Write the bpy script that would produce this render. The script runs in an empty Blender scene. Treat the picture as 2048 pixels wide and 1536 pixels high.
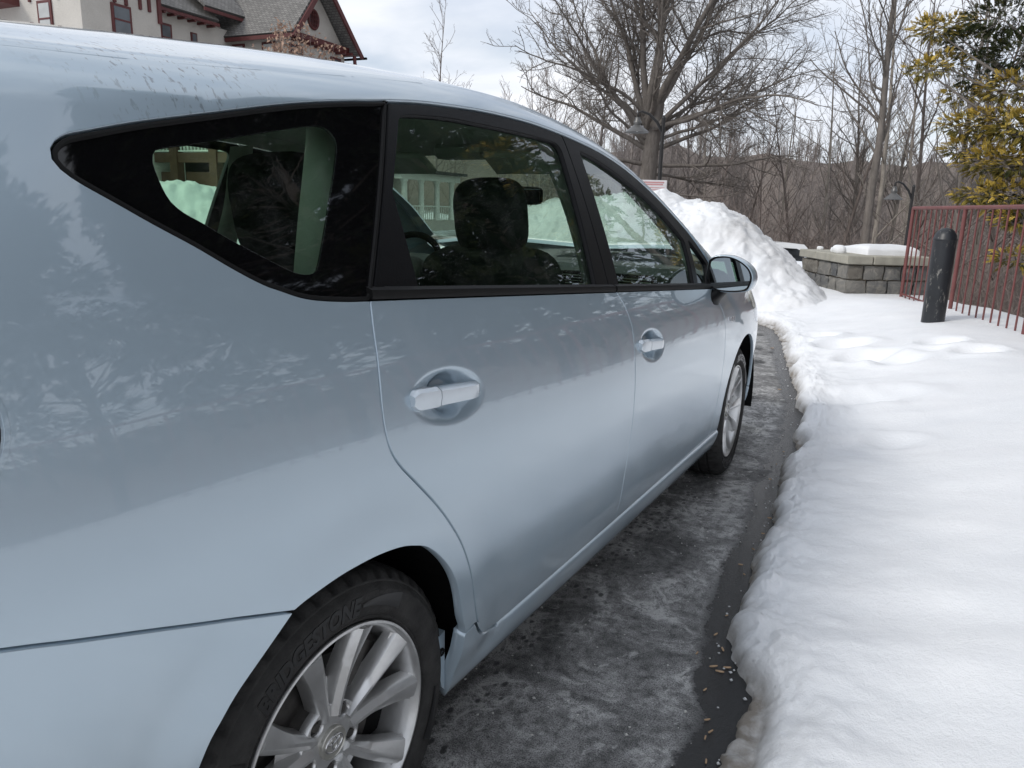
import bpy, bmesh, math, random
import numpy as np
from mathutils import Vector, Matrix, noise as mnoise
from mathutils.geometry import delaunay_2d_cdt
R=math.radians
scene=bpy.context.scene
col=scene.collection
# ---------------------------------------------------------------- camera
cam_d=bpy.data.cameras.new('camera'); cam=bpy.data.objects.new('camera',cam_d); col.objects.link(cam)
scene.camera=cam
CAMP=(0.78172,-0.86933,1.26739); YAW,PITCH,ROLL=0.51849,0.23075,0.02551
def cam_axes():
    f=Vector((-math.sin(YAW)*math.cos(PITCH),math.cos(YAW)*math.cos(PITCH),-math.sin(PITCH)))
    r=f.cross(Vector((0,0,1))).normalized(); u=r.cross(f)
    c,s=math.cos(ROLL),math.sin(ROLL)
    return c*r+s*u,-s*r+c*u,f
_r,_u,_f=cam_axes()
cam.matrix_world=Matrix(((_r.x,_u.x,-_f.x,CAMP[0]),(_r.y,_u.y,-_f.y,CAMP[1]),(_r.z,_u.z,-_f.z,CAMP[2]),(0,0,0,1)))
cam_d.sensor_width=36; cam_d.lens=36*1507.83/2048; cam_d.clip_start=.02; cam_d.clip_end=3000
# ---------------------------------------------------------------- world, sun, exposure
SUN_EL=R(40); SUN_AZ=R(212)      # azimuth clockwise from +Y
world=bpy.data.worlds.new('World'); scene.world=world; world.use_nodes=True
nt=world.node_tree; nt.nodes.clear()
wo=nt.nodes.new('ShaderNodeOutputWorld'); bg=nt.nodes.new('ShaderNodeBackground'); bg.inputs['Strength'].default_value=.1
sky=nt.nodes.new('ShaderNodeTexSky'); sky.sky_type='NISHITA'; sky.sun_disc=False
sky.sun_elevation=SUN_EL; sky.sun_rotation=SUN_AZ; sky.air_density=1.0; sky.dust_density=1.5; sky.ozone_density=1.0
tc=nt.nodes.new('ShaderNodeTexCoord'); mp=nt.nodes.new('ShaderNodeMapping'); mp.inputs['Scale'].default_value=(1.3,1.3,5.5); mp.inputs['Location'].default_value=(.4,.1,.3)
n1=nt.nodes.new('ShaderNodeTexNoise'); n1.inputs['Scale'].default_value=1.7; n1.inputs['Detail'].default_value=7; n1.inputs['Roughness'].default_value=.55; n1.inputs['Distortion'].default_value=.5
cr=nt.nodes.new('ShaderNodeValToRGB'); cr.color_ramp.elements[0].position=.36; cr.color_ramp.elements[0].color=(.55,.55,.55,1); cr.color_ramp.elements[1].position=.56; cr.color_ramp.elements[1].color=(.985,.985,.985,1)
n2=nt.nodes.new('ShaderNodeTexNoise'); n2.inputs['Scale'].default_value=2.6; n2.inputs['Detail'].default_value=5
cc=nt.nodes.new('ShaderNodeValToRGB'); cc.color_ramp.elements[0].position=.34; cc.color_ramp.elements[0].color=(6.3,6.75,7.6,1); cc.color_ramp.elements[1].position=.66; cc.color_ramp.elements[1].color=(7.9,8.1,8.5,1)
mx=nt.nodes.new('ShaderNodeMix'); mx.data_type='RGBA'
L=nt.links.new
L(tc.outputs['Generated'],mp.inputs['Vector']); L(mp.outputs[0],n1.inputs['Vector']); L(mp.outputs[0],n2.inputs['Vector'])
L(n1.outputs['Fac'],cr.inputs['Fac']); L(n2.outputs['Fac'],cc.inputs['Fac'])
L(cr.outputs['Color'],mx.inputs[0]); L(sky.outputs['Color'],mx.inputs[6]); L(cc.outputs['Color'],mx.inputs[7])
L(mx.outputs[2],bg.inputs['Color']); L(bg.outputs[0],wo.inputs['Surface'])
sun_d=bpy.data.lights.new('sun','SUN'); sun_d.energy=1.3; sun_d.angle=R(14); sun_d.color=(1,.96,.9)
sun=bpy.data.objects.new('sun',sun_d); col.objects.link(sun); sun.location=(0,0,50)
_sd=Vector((math.sin(SUN_AZ)*math.cos(SUN_EL),math.cos(SUN_AZ)*math.cos(SUN_EL),math.sin(SUN_EL)))
sun.rotation_euler=_sd.to_track_quat('Z','Y').to_euler()
vs=scene.view_settings; vs.view_transform='Standard'; vs.look='None'; vs.gamma=1; vs.exposure=.38; vs.use_curve_mapping=False
scene.render.resolution_x=1024; scene.render.resolution_y=768
scene.render.engine='CYCLES'
scene.cycles.max_bounces=8; scene.cycles.transparent_max_bounces=24; scene.cycles.glossy_bounces=5
# ---------------------------------------------------------------- helpers
def link(o,parent=None):
    col.objects.link(o)
    if parent is not None: o.parent=parent
    return o
def tag(o,label=None,cat=None,group=None,kind=None):
    if label: o['label']=label
    if cat: o['category']=cat
    if group: o['group']=group
    if kind: o['kind']=kind
    return o
def empty(name,loc=(0,0,0),rz=0,parent=None):
    o=bpy.data.objects.new(name,None); o.location=loc; o.rotation_euler=(0,0,rz); o.empty_display_size=.1
    return link(o,parent)
def mesh_np(name,V,F,mat=None,parent=None,smooth=True,N=None,attr=None,loc=None):
    """V (n,3); F list of (m,k) arrays or list of tuples"""
    me=bpy.data.meshes.new(name); V=np.asarray(V,dtype=np.float32)
    if isinstance(F,np.ndarray): F=[F]
    if len(F) and isinstance(F[0],(tuple,list)) :
        me.from_pydata(V.tolist(),[],F)
    else:
        tot=[np.full(len(a),a.shape[1]) for a in F]; lt=np.concatenate(tot) if tot else np.zeros(0,int)
        lv=np.concatenate([np.asarray(a).ravel() for a in F])
        me.vertices.add(len(V)); me.vertices.foreach_set('co',V.ravel())
        me.loops.add(len(lv)); me.loops.foreach_set('vertex_index',lv.astype(np.int32))
        me.polygons.add(len(lt)); st=np.concatenate([[0],np.cumsum(lt)[:-1]])
        me.polygons.foreach_set('loop_start',st.astype(np.int32)); me.polygons.foreach_set('loop_total',lt.astype(np.int32))
        me.update(calc_edges=True); me.validate()
    if smooth: me.polygons.foreach_set('use_smooth',np.ones(len(me.polygons),bool))
    if attr:
        for k,v in attr.items():
            a=me.attributes.new(k,'FLOAT','POINT'); a.data.foreach_set('value',np.asarray(v,dtype=np.float32))
    if N is not None: me.normals_split_custom_set_from_vertices(np.asarray(N,dtype=np.float32).tolist())
    if mat: me.materials.append(mat)
    o=bpy.data.objects.new(name,me)
    if loc is not None: o.location=loc
    return link(o,parent)
class MB:
    """collects simple solids for one mesh"""
    def __init__(s): s.v=[]; s.f=[]
    def add(s,v,f):
        b=len(s.v); s.v+= [tuple(map(float,p)) for p in v]; s.f+=[tuple(i+b for i in q) for q in f]; return s
    def box(s,c,d,M=None,bev=0.):
        x,y,z=[a/2 for a in d]
        if bev<=0:
            v=[(i*x,j*y,k*z) for i in(-1,1) for j in(-1,1) for k in(-1,1)]
            f=[(0,1,3,2),(4,6,7,5),(0,4,5,1),(2,3,7,6),(0,2,6,4),(1,5,7,3)]
        else:
            bm=bmesh.new(); bmesh.ops.create_cube(bm,size=1); bmesh.ops.scale(bm,vec=d,verts=bm.verts)
            bmesh.ops.bevel(bm,geom=bm.edges[:],offset=bev,segments=1,affect='EDGES')
            bm.verts.index_update(); v=[tuple(p.co) for p in bm.verts]; f=[tuple(q.index for q in p.verts) for p in bm.faces]; bm.free()
        c=Vector(c); v=[(M@Vector(p) if M else Vector(p))+c for p in v]
        return s.add(v,f)
    def tube(s,pts,rad,n=8,caps=True):
        pts=[Vector(p) for p in pts]; m=len(pts)
        if not hasattr(rad,'__len__'): rad=[rad]*m
        T=[(pts[min(i+1,m-1)]-pts[max(i-1,0)]).normalized() for i in range(m)]
        a=Vector((0,0,1)) if abs(T[0].z)<.9 else Vector((1,0,0)); nx=T[0].cross(a).normalized(); v=[];f=[]
        for i in range(m):
            nx=(nx-T[i]*nx.dot(T[i])).normalized(); ny=T[i].cross(nx)
            for k in range(n):
                t=2*math.pi*k/n; v.append(pts[i]+(nx*math.cos(t)+ny*math.sin(t))*rad[i])
        for i in range(m-1):
            for k in range(n):
                f.append((i*n+k,i*n+(k+1)%n,(i+1)*n+(k+1)%n,(i+1)*n+k))
        if caps: f.append(tuple(range(n-1,-1,-1))); f.append(tuple((m-1)*n+k for k in range(n)))
        return s.add(v,f)
    def lathe(s,prof,n=32,axis='z',c=(0,0,0),close=False):
        v=[];f=[];m=len(prof)
        for i in range(n):
            t=2*math.pi*i/n
            for (h,r) in prof:
                p=(r*math.cos(t),r*math.sin(t),h) if axis=='z' else (h,r*math.cos(t),r*math.sin(t))
                v.append((p[0]+c[0],p[1]+c[1],p[2]+c[2]))
        for i in range(n):
            j=(i+1)%n
            for k in range(m-1 if not close else m):
                k2=(k+1)%m; f.append((i*m+k,j*m+k,j*m+k2,i*m+k2))
        return s.add(v,f)
    def prism(s,poly,d0,d1,fn):
        """poly 2D list, fn(u,v,d)->xyz"""
        n=len(poly); v=[fn(u,w,d0) for u,w in poly]+[fn(u,w,d1) for u,w in poly]
        f=[tuple(range(n-1,-1,-1)),tuple(range(n,2*n))]+[(i,(i+1)%n,n+(i+1)%n,n+i) for i in range(n)]
        return s.add(v,f)
    def obj(s,name,mat=None,parent=None,smooth=False,loc=None,auto=None):
        o=mesh_np(name,np.array(s.v),s.f,mat,parent,smooth,loc=loc)
        me=o.data; bm=bmesh.new(); bm.from_mesh(me); bmesh.ops.recalc_face_normals(bm,faces=bm.faces); bm.to_mesh(me); bm.free()
        if auto is not None:
            me.polygons.foreach_set('use_smooth',np.ones(len(me.polygons),bool)); me.set_sharp_from_angle(angle=R(auto))
        return o
def superell(c,size,e1=.45,e2=.45,nu=20,nv=28,M=None):
    """rounded cushion"""
    u=np.linspace(-math.pi/2,math.pi/2,nu); v=np.linspace(-math.pi,math.pi,nv,endpoint=False)
    p=lambda a,e: np.sign(a)*np.abs(a)**e
    U,Vv=np.meshgrid(u,v,indexing='ij')
    P=np.stack([p(np.cos(U),e1)*p(np.cos(Vv),e2)*size[0]/2,p(np.cos(U),e1)*p(np.sin(Vv),e2)*size[1]/2,p(np.sin(U),e1)*size[2]/2],-1).reshape(-1,3)
    F=[(i*nv+j,i*nv+(j+1)%nv,(i+1)*nv+(j+1)%nv,(i+1)*nv+j) for i in range(nu-1) for j in range(nv)]
    if M is not None: P=P@np.array(M.to_3x3()).T
    return (P+np.array(c)).tolist(),F
# ---- materials
def new_mat(name):
    m=bpy.data.materials.new(name); m.use_nodes=True; t=m.node_tree; b=t.nodes['Principled BSDF']; return m,t,b
def tn(t,typ,**kw):
    n=t.nodes.new(typ)
    for k,v in kw.items():
        if k in n.inputs: n.inputs[k].default_value=v
        else: setattr(n,k,v)
    return n
def coords(t,scale=(1,1,1),kind='Object'):
    a=tn(t,'ShaderNodeTexCoord'); m=tn(t,'ShaderNodeMapping'); m.inputs['Scale'].default_value=scale
    t.links.new(a.outputs[kind],m.inputs['Vector']); return m.outputs[0]
def ramp(t,fac,stops):
    r=tn(t,'ShaderNodeValToRGB'); e=r.color_ramp.elements
    while len(e)<len(stops): e.new(.5)
    for i,(p,c) in enumerate(stops):
        e[i].position=p; e[i].color=(c if hasattr(c,'__len__') else (c,c,c))+((1,) if not hasattr(c,'__len__') or len(c)==3 else ())
    t.links.new(fac,r.inputs['Fac']); return r.outputs['Color']
def mixc(t,f,a,b,mode='MIX'):
    m=tn(t,'ShaderNodeMix',data_type='RGBA',blend_type=mode)
    for s,i in ((f,0),(a,6),(b,7)):
        if hasattr(s,'is_linked'): t.links.new(s,m.inputs[i])
        elif i==0: m.inputs[0].default_value=s
        else: m.inputs[i].default_value=tuple(s)+((1,) if len(s)==3 else ())
    return m.outputs[2]
def math_(t,op,a,b=None,clamp=False):
    m=tn(t,'ShaderNodeMath',operation=op,use_clamp=clamp)
    for s,i in ((a,0),(b,1)):
        if s is None: continue
        if hasattr(s,'is_linked'): t.links.new(s,m.inputs[i])
        else: m.inputs[i].default_value=s
    return m.outputs[0]
def noise(t,vec,scale,detail=4,rough=.55,dist=0.):
    n=tn(t,'ShaderNodeTexNoise',Scale=scale,Detail=detail,Roughness=rough,Distortion=dist)
    t.links.new(vec,n.inputs['Vector']); return n.outputs['Fac']
def bump(t,b,h,strength=.3,dist=.01):
    n=tn(t,'ShaderNodeBump',Strength=strength,Distance=dist); t.links.new(h,n.inputs['Height']); t.links.new(n.outputs[0],b.inputs['Normal'])
def plain(name,c,rough=.6,metal=0.,var=.12,scale=8.,bmp=0.,bscale=40.,coat=0.,spec=.5,bdist=.01,kind='Object'):
    m,t,b=new_mat(name); v=coords(t,kind=kind); n=noise(t,v,scale,5)
    lo=tuple(max(0,x*(1-var)) for x in c); hi=tuple(min(1,x*(1+var)) for x in c)
    t.links.new(ramp(t,n,[(.3,lo),(.7,hi)]),b.inputs['Base Color'])
    b.inputs['Roughness'].default_value=rough; b.inputs['Metallic'].default_value=metal; b.inputs['Coat Weight'].default_value=coat; b.inputs['Specular IOR Level'].default_value=spec
    if bmp: bump(t,b,noise(t,v,bscale,4),bmp,bdist)
    return m
# ================================================================ the car's surface
XC=-0.8875
def _tab(pts,n,sig):
    p=np.array(pts); g=np.linspace(p[0,0],p[-1,0],n); v=np.interp(g,p[:,0],p[:,1])
    h=g[1]-g[0]; k=int(3*sig/h)+1; a=np.exp(-.5*(np.arange(-k,k+1)*h/sig)**2); a/=a.sum()
    e=np.concatenate([2*v[0]-v[k:0:-1],v,2*v[-1]-v[-2:-k-2:-1]])
    return g,np.convolve(e,a,'valid')
LOW=_tab([(-.3,.16),(0,.066),(.08,.034),(.16,.010),(.25,-.005),(.4,-.017),(.55,-.0195),(.66,-.0145),(.78,-.002),(.875,.014),(.94,.030),(1.0,.046),(1.3,.143)],1600,.022)
LOW0=_tab([(-.3,.15),(0,.066),(.08,.038),(.16,.020),(.25,.013),(.4,.007),(.55,.002),(.66,0.),(.78,.004),(.875,.012),(.94,.028),(1.0,.046),(1.3,.143)],1600,.022)
ZB=_tab([(-2,1.175),(-1,1.16),(-.3,1.135),(.1,1.110),(.53,1.082),(1.18,1.04),(2.15,.975),(2.6,.945),(3.3,.86),(4,.7)],900,.15)
ZR=_tab([(-2,1.20),(-1.2,1.33),(-.9,1.385),(-.6,1.417),(-.35,1.437),(-.14,1.452),(.06,1.473),(.21,1.490),(.34,1.504),(.47,1.517),(.66,1.533),(.8,1.538),(.97,1.536),(1.12,1.525),(1.26,1.512),(1.43,1.487),(1.61,1.45),(1.81,1.387),(1.99,1.318),(2.165,1.235),(2.3,1.155),(2.45,1.07),(2.7,1.0),(3.0,.96),(3.3,.895),(3.55,.80),(4,.62)],900,.04)
def zb(y): return np.interp(y,*ZB)
def zr(y): return np.interp(y,*ZR)
def sst(a,b,x):
    t=np.clip((x-a)/(b-a),0,1); return t*t*(3-2*t)
HUBZ=.318; WB=2.78
def plan(y):
    return .11*np.clip((-.30-y)/.65,0,None)**2 + .035*np.clip((y-2.2)/.8,0,None)**2+.10*np.clip((y-3.0)/.65,0,None)**3
def xs(y,z):
    y=np.asarray(y,float); z=np.asarray(z,float)
    b=zb(y); w=(z-.2)/(b-.2); u=z-b
    wf=sst(1.0,2.15,y); wm=np.minimum(w,1.0); lo=np.interp(wm,*LOW)*(1-wf)+np.interp(wm,*LOW0)*wf
    s0=(np.interp(1.0,*LOW)-np.interp(.998,*LOW))/(.002*(b-.2))
    up=np.clip(u,0,None)
    g=lo+np.where(u>0,s0*up*np.exp(-up/.03)+.34*up*(1-np.exp(-up/.03))+.16*up**2,0)
    r=zr(y); d=np.clip(1-(r-z)/.055,0,1.6); g=g+.030*d**2.2*sst(-2.5,-2.,-np.abs(y-.5))
    g=g+plan(y)
    cab=sst(0,.35,u); g=g+cab*(.10*np.clip((.2-y)/1.2,0,None)**2+.05*np.clip((y-1.1)/1.4,0,None)**2)
    for hy,amp in ((0,.012),(WB,.004)):
        rr=np.hypot(y-hy,z-HUBZ); q=np.clip((.50-rr)/.14,0,1.15); fl=q*q*(3-2*np.minimum(q,1))
        g=g-amp*np.minimum(fl,1)*sst(.16,.36,z)
    return -g
ZC=_tab([(-2,1.1),(-1.3,1.36),(-.95,1.445),(-.5,1.515),(0,1.565),(.4,1.60),(.8,1.613),(1.1,1.605),(1.4,1.577),(1.6,1.542),(2.0,1.425),(2.4,1.275),(2.8,1.11),(2.95,1.055),(3.3,.98),(3.55,.885),(3.75,.73),(4,.5)],900,.05)
def zc(y): return np.interp(y,*ZC)
def top(y,s):
    """s=0 rail .. 1 centre"""
    z0=zr(y); x0=xs(y,z0); x=x0+(XC-x0)*s
    return x, z0+(zc(y)-z0)*(1-(1-s)**2.6)
# ================================================================ ground, road, snow
def fbm(x,y,z=0.,oct=4,lac=2.1,gain=.5):
    v=0.;a=1.;f=1.
    for _ in range(oct): v+=a*mnoise.noise(Vector((x*f,y*f,z+f*3.1))); a*=gain; f*=lac
    return v
def sm(a,b,x):
    t=np.clip((np.asarray(x,float)-a)/(b-a),0,1); return t*t*(3-2*t)
def terrain(x,y):
    """height of the land away from the driveway"""
    x=np.asarray(x,float); y=np.asarray(y,float)
    t=-.25*x+.97*y; d=np.hypot(x,y)
    fwd=sm(-24,-9,x)*np.clip(t-13.5,0,None); z=-3.6*(1-np.exp(-fwd/22.))
    rt=np.clip(x-(3.6-.335*y),0,None)*sm(-8,0,y); z=z-2.6*(1-np.exp(-rt/9.))*sm(0.2,4,rt)
    z=z+sm(110,270,d)*(23+4*np.sin(x*.021+1)+3*np.sin(y*.017)+2*np.sin(x*.06))*sm(-.2,.6,y/(d+1e-6))
    z=z+np.where(x<-8,.10,0)
    return z
def snow_mat():
    m,t,b=new_mat('old_white_snow'); v=coords(t)
    at=tn(t,'ShaderNodeAttribute',attribute_name='dirt')
    n=noise(t,v,2.2,6,.6); fine=noise(t,v,60,5,.7); mid=noise(t,v,14,5,.6)
    c=ramp(t,n,[(.3,(.84,.86,.885)),(.7,(.90,.91,.925))])
    grit=ramp(t,noise(t,v,120,3,.6),[(.70,0.),(.78,.35)])
    c=mixc(t,math_(t,'MULTIPLY',grit,math_(t,'MULTIPLY',ramp(t,mid,[(.5,0.),(.62,1.)]),.5)),c,(.33,.27,.2))
    d=math_(t,'MULTIPLY',at.outputs['Fac'],ramp(t,mid,[(.25,.35),(.7,1.)]))
    c=mixc(t,math_(t,'MULTIPLY',d,.8,True),c,(.24,.215,.185))
    t.links.new(c,b.inputs['Base Color']); b.inputs['Roughness'].default_value=.62; b.inputs['Specular IOR Level'].default_value=.35
    b.inputs['Subsurface Weight'].default_value=.0
    h=math_(t,'ADD',math_(t,'MULTIPLY',fine,.40),math_(t,'ADD',math_(t,'MULTIPLY',mid,.22),math_(t,'MULTIPLY',noise(t,v,300,2),.18)))
    bump(t,b,h,.70,.018)
    return m
SNOW=snow_mat()
def ground_mat():
    m,t,b=new_mat('leaf_litter_and_snow'); v=coords(t); at=tn(t,'ShaderNodeAttribute',attribute_name='leaf')
    n=noise(t,v,.35,6,.65); n2=noise(t,v,3.,6,.7)
    leaf=ramp(t,n2,[(.3,(.12,.098,.085)),(.55,(.18,.15,.13)),(.75,(.23,.195,.17))])
    grass=ramp(t,n2,[(.3,(.05,.055,.03)),(.7,(.11,.105,.06))])
    sn=ramp(t,noise(t,v,1.,5),[(.3,(.74,.77,.81)),(.7,(.83,.85,.87))])
    f=math_(t,'ADD',at.outputs['Fac'],math_(t,'MULTIPLY',math_(t,'SUBTRACT',n,.5),.9)); f=ramp(t,f,[(.42,0.),(.58,1.)])
    c=mixc(t,f,sn,mixc(t,ramp(t,n,[(.35,0.),(.65,1.)]),leaf,grass) if 0 else leaf)
    t.links.new(c,b.inputs['Base Color']); b.inputs['Roughness'].default_value=.9; b.inputs['Specular IOR Level'].default_value=.15
    bump(t,b,n2,.6,.05); return m
# the land: polar sheet to the horizon
rr=np.concatenate([[0.],np.geomspace(3,900,110)]); na=180; th=np.linspace(0,2*np.pi,na,endpoint=False)
GX=(rr[:,None]*np.sin(th)).ravel(); GY=(rr[:,None]*np.cos(th)).ravel(); GZ=terrain(GX,GY)
GZ=GZ-.12-.25*((GX>-8.5)&(GX<4.5)&(GY>-16)&(GY<12.5))
big=np.array([mnoise.noise(Vector((a*.11,b*.11,0))) for a,b in zip(GX,GY)]); dd=np.hypot(GX,GY); GZ=GZ+big*np.clip((dd-14)/40,0,1)*.5+np.array([fbm(a*.05,b*.05,7.)*4 if d>90 else 0. for a,b,d in zip(GX,GY,dd)])
lf=np.clip(sm(27,36,-.25*GX+.97*GY)*sm(-30,-15,GX)+sm(5.5,9,GX)*.9+sm(80,110,dd),0,1)
i=np.arange(len(rr)-1)[:,None]*na; j=np.arange(na)[None]; F=np.stack([i+j,i+(j+1)%na,i+na+(j+1)%na,i+na+j],-1).reshape(-1,4)
tag(mesh_np('ground',np.stack([GX,GY,GZ],-1),F[:,::-1],ground_mat(),None,True,attr={'leaf':lf}),kind='structure')
# asphalt drive
def asphalt():
    m,t,b=new_mat('wet_salted_asphalt'); v=coords(t)
    sx=tn(t,'ShaderNodeSeparateXYZ'); t.links.new(v,sx.inputs[0]); at=tn(t,'ShaderNodeAttribute',attribute_name='wet')
    agg=noise(t,v,260,3,.7); mid=noise(t,v,28,6,.72); big=noise(t,v,3.2,5,.6,1.2); blot=noise(t,v,7.5,6,.7,.8)
    vor=tn(t,'ShaderNodeTexVoronoi',Scale=150.); t.links.new(v,vor.inputs['Vector'])
    base=ramp(t,agg,[(.3,(.013,.0135,.0145)),(.7,(.034,.034,.035))])
    # dried salt: pale film broken by the grain, brighter in drifts and rings
    film=math_(t,'MULTIPLY',ramp(t,big,[(.34,.32),(.56,1.)]),ramp(t,mid,[(.32,.20),(.56,1.)]))
    film=math_(t,'MULTIPLY',film,ramp(t,agg,[(.36,.12),(.56,1.)]))
    ringn=math_(t,'ABSOLUTE',math_(t,'SUBTRACT',blot,.5)); ring=ramp(t,ringn,[(.0,1.),(.055,0.)])
    ring=math_(t,'MULTIPLY',ring,ramp(t,big,[(.48,0.),(.60,1.)]))
    spk=ramp(t,vor.outputs['Distance'],[(.10,1.),(.2,0.)]); spk=math_(t,'MULTIPLY',spk,ramp(t,noise(t,v,45,3),[(.58,0.),(.66,1.)]))
    strk=math_(t,'MULTIPLY',ramp(t,noise(t,v,5.5,7,.72,1.6),[(.56,0.),(.65,.95)]),ramp(t,agg,[(.34,.25),(.5,1.)])); film=math_(t,'MAXIMUM',math_(t,'MULTIPLY',film,.92),strk)
    salt=math_(t,'ADD',math_(t,'MULTIPLY',film,.95),math_(t,'MULTIPLY',math_(t,'ADD',ring,math_(t,'MULTIPLY',spk,.9)),.6),True)
    # damp tread prints left by a tyre
    wv=math_(t,'MULTIPLY',math_(t,'SUBTRACT',noise(t,v,5,2),.5),.05); bx=math_(t,'ADD',math_(t,'ADD',sx.outputs['X'],.155),math_(t,'ADD',wv,math_(t,'MULTIPLY',math_(t,'SUBTRACT',noise(t,v,38,3,.6),.5),.035)))
    band=math_(t,'SUBTRACT',1,math_(t,'MULTIPLY',math_(t,'ABSOLUTE',bx),8.6),True); band=ramp(t,band,[(.0,0.),(.25,1.)])
    vc=tn(t,'ShaderNodeTexVoronoi',Scale=33.,Randomness=.70); t.links.new(coords(t,(1.25,.8,1.)),vc.inputs['Vector']); cells=math_(t,'SUBTRACT',.60,math_(t,'MULTIPLY',vc.outputs['Distance'],1.35))
    cells=math_(t,'ADD',cells,math_(t,'MULTIPLY',math_(t,'SUBTRACT',mid,.5),1.3)); pr=math_(t,'MULTIPLY',math_(t,'MULTIPLY',band,ramp(t,big,[(.36,.25),(.5,1.)])),ramp(t,cells,[(.08,0.),(.30,1.)]))
    wet=math_(t,'ADD',math_(t,'ADD',at.outputs['Fac'],math_(t,'MULTIPLY',math_(t,'SUBTRACT',big,.5),1.3)),math_(t,'MULTIPLY',math_(t,'SUBTRACT',mid,.5),.5)); wet=ramp(t,wet,[(.44,0.),(.62,1.)])
    patch=ramp(t,noise(t,v,2.1,4,.6),[(.60,0.),(.66,.9)])
    keep=math_(t,'MULTIPLY',math_(t,'SUBTRACT',1,wet),math_(t,'SUBTRACT',1,math_(t,'MULTIPLY',pr,.92))); keep=math_(t,'MULTIPLY',keep,math_(t,'SUBTRACT',1,patch))
    salt=math_(t,'MULTIPLY',salt,keep)
    c=mixc(t,salt,base,(.52,.515,.505)); t.links.new(c,b.inputs['Base Color'])
    rg=ramp(t,math_(t,'MAXIMUM',wet,math_(t,'MULTIPLY',pr,.6)),[(0.,.78),(1.,.20)]); t.links.new(rg,b.inputs['Roughness'])
    b.inputs['Specular IOR Level'].default_value=.45
    bump(t,b,math_(t,'ADD',agg,math_(t,'MULTIPLY',mid,.6)),.5,.006); return m
EDGE=[(.70,-14),(.62,-6),(.58,-2.5),(.53,-.6),(.50,.3),(.48,.66),(.465,.85),(.44,1.0),(.375,1.19),(.335,1.45),(.315,1.75),(.285,2.21),(.205,2.73),(.16,3.46),(.04,4.31),(-.24,5.48),(-.50,6.6),(-.75,7.55),(-1.14,8.29),(-1.9,8.95),(-3.2,9.35),(-5.2,9.3),(-8.0,8.4)]
def cr3(pts,step):
    p=np.array(pts,float); e=np.vstack([2*p[0]-p[1],p,2*p[-1]-p[-2]]); out=[]
    for i in range(1,len(e)-2):
        a,b,c,d=e[i-1:i+3]; t=np.linspace(0,1,40,endpoint=False)[:,None]; out.append(.5*((2*b)+(c-a)*t+(2*a-5*b+4*c-d)*t*t+(3*b-a-3*c+d)*t**3))
    q=np.vstack(out+[p[-1:]]); s=np.concatenate([[0],np.cumsum(np.hypot(*np.diff(q,axis=0).T))]); u=[0.]
    while u[-1]<s[-1]: u.append(u[-1]+step(np.interp(u[-1],s,q[:,1])))
    u=np.minimum(np.array(u),s[-1]); return np.stack([np.interp(u,s,q[:,0]),np.interp(u,s,q[:,1])],-1),u
PATH,PS=cr3(EDGE,lambda y:0.0125 if 0<y<3.2 else (.03 if -.5<y<8.6 else .12))
tan=np.gradient(PATH,axis=0); tan/=np.hypot(*tan.T)[:,None]; k=np.hanning(83)[1:-1]; k/=k.sum(); tan=np.stack([np.convolve(np.pad(tan[:,c],40,'edge'),k,'valid') for c in (0,1)],-1); tan/=np.hypot(*tan.T)[:,None]
NRM=np.stack([tan[:,1],-tan[:,0]],-1)
# road grid
xg=np.concatenate([np.linspace(-8.5,-1.4,20),np.linspace(-1.2,1.3,60)]); yg=np.concatenate([np.linspace(-16,-.5,40),np.linspace(-.3,9,160),np.linspace(9.3,12,8)])
RX,RY=np.meshgrid(xg,yg); ed=np.interp(RY,PATH[:460 if len(PATH)>460 else len(PATH),1],PATH[:460 if len(PATH)>460 else len(PATH),0]) if 0 else np.interp(RY,[p[1] for p in EDGE[:19]],[p[0] for p in EDGE[:19]])
ee=ed-RX; wet=np.clip(1.15-ee/.16,0,1)*np.where(RY<8.5,1,.5); wet=np.maximum(wet,.35*sm(4.0,6.,RY)); nx=len(xg)
i=np.arange(len(yg)-1)[:,None]*nx; j=np.arange(nx-1)[None]; F=np.stack([i+j,i+j+1,i+nx+j+1,i+nx+j],-1).reshape(-1,4)
tag(mesh_np('road',np.stack([RX.ravel(),RY.ravel(),np.zeros(RX.size)],-1),F,asphalt(),None,True,attr={'wet':wet.ravel()}),kind='structure')
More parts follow.
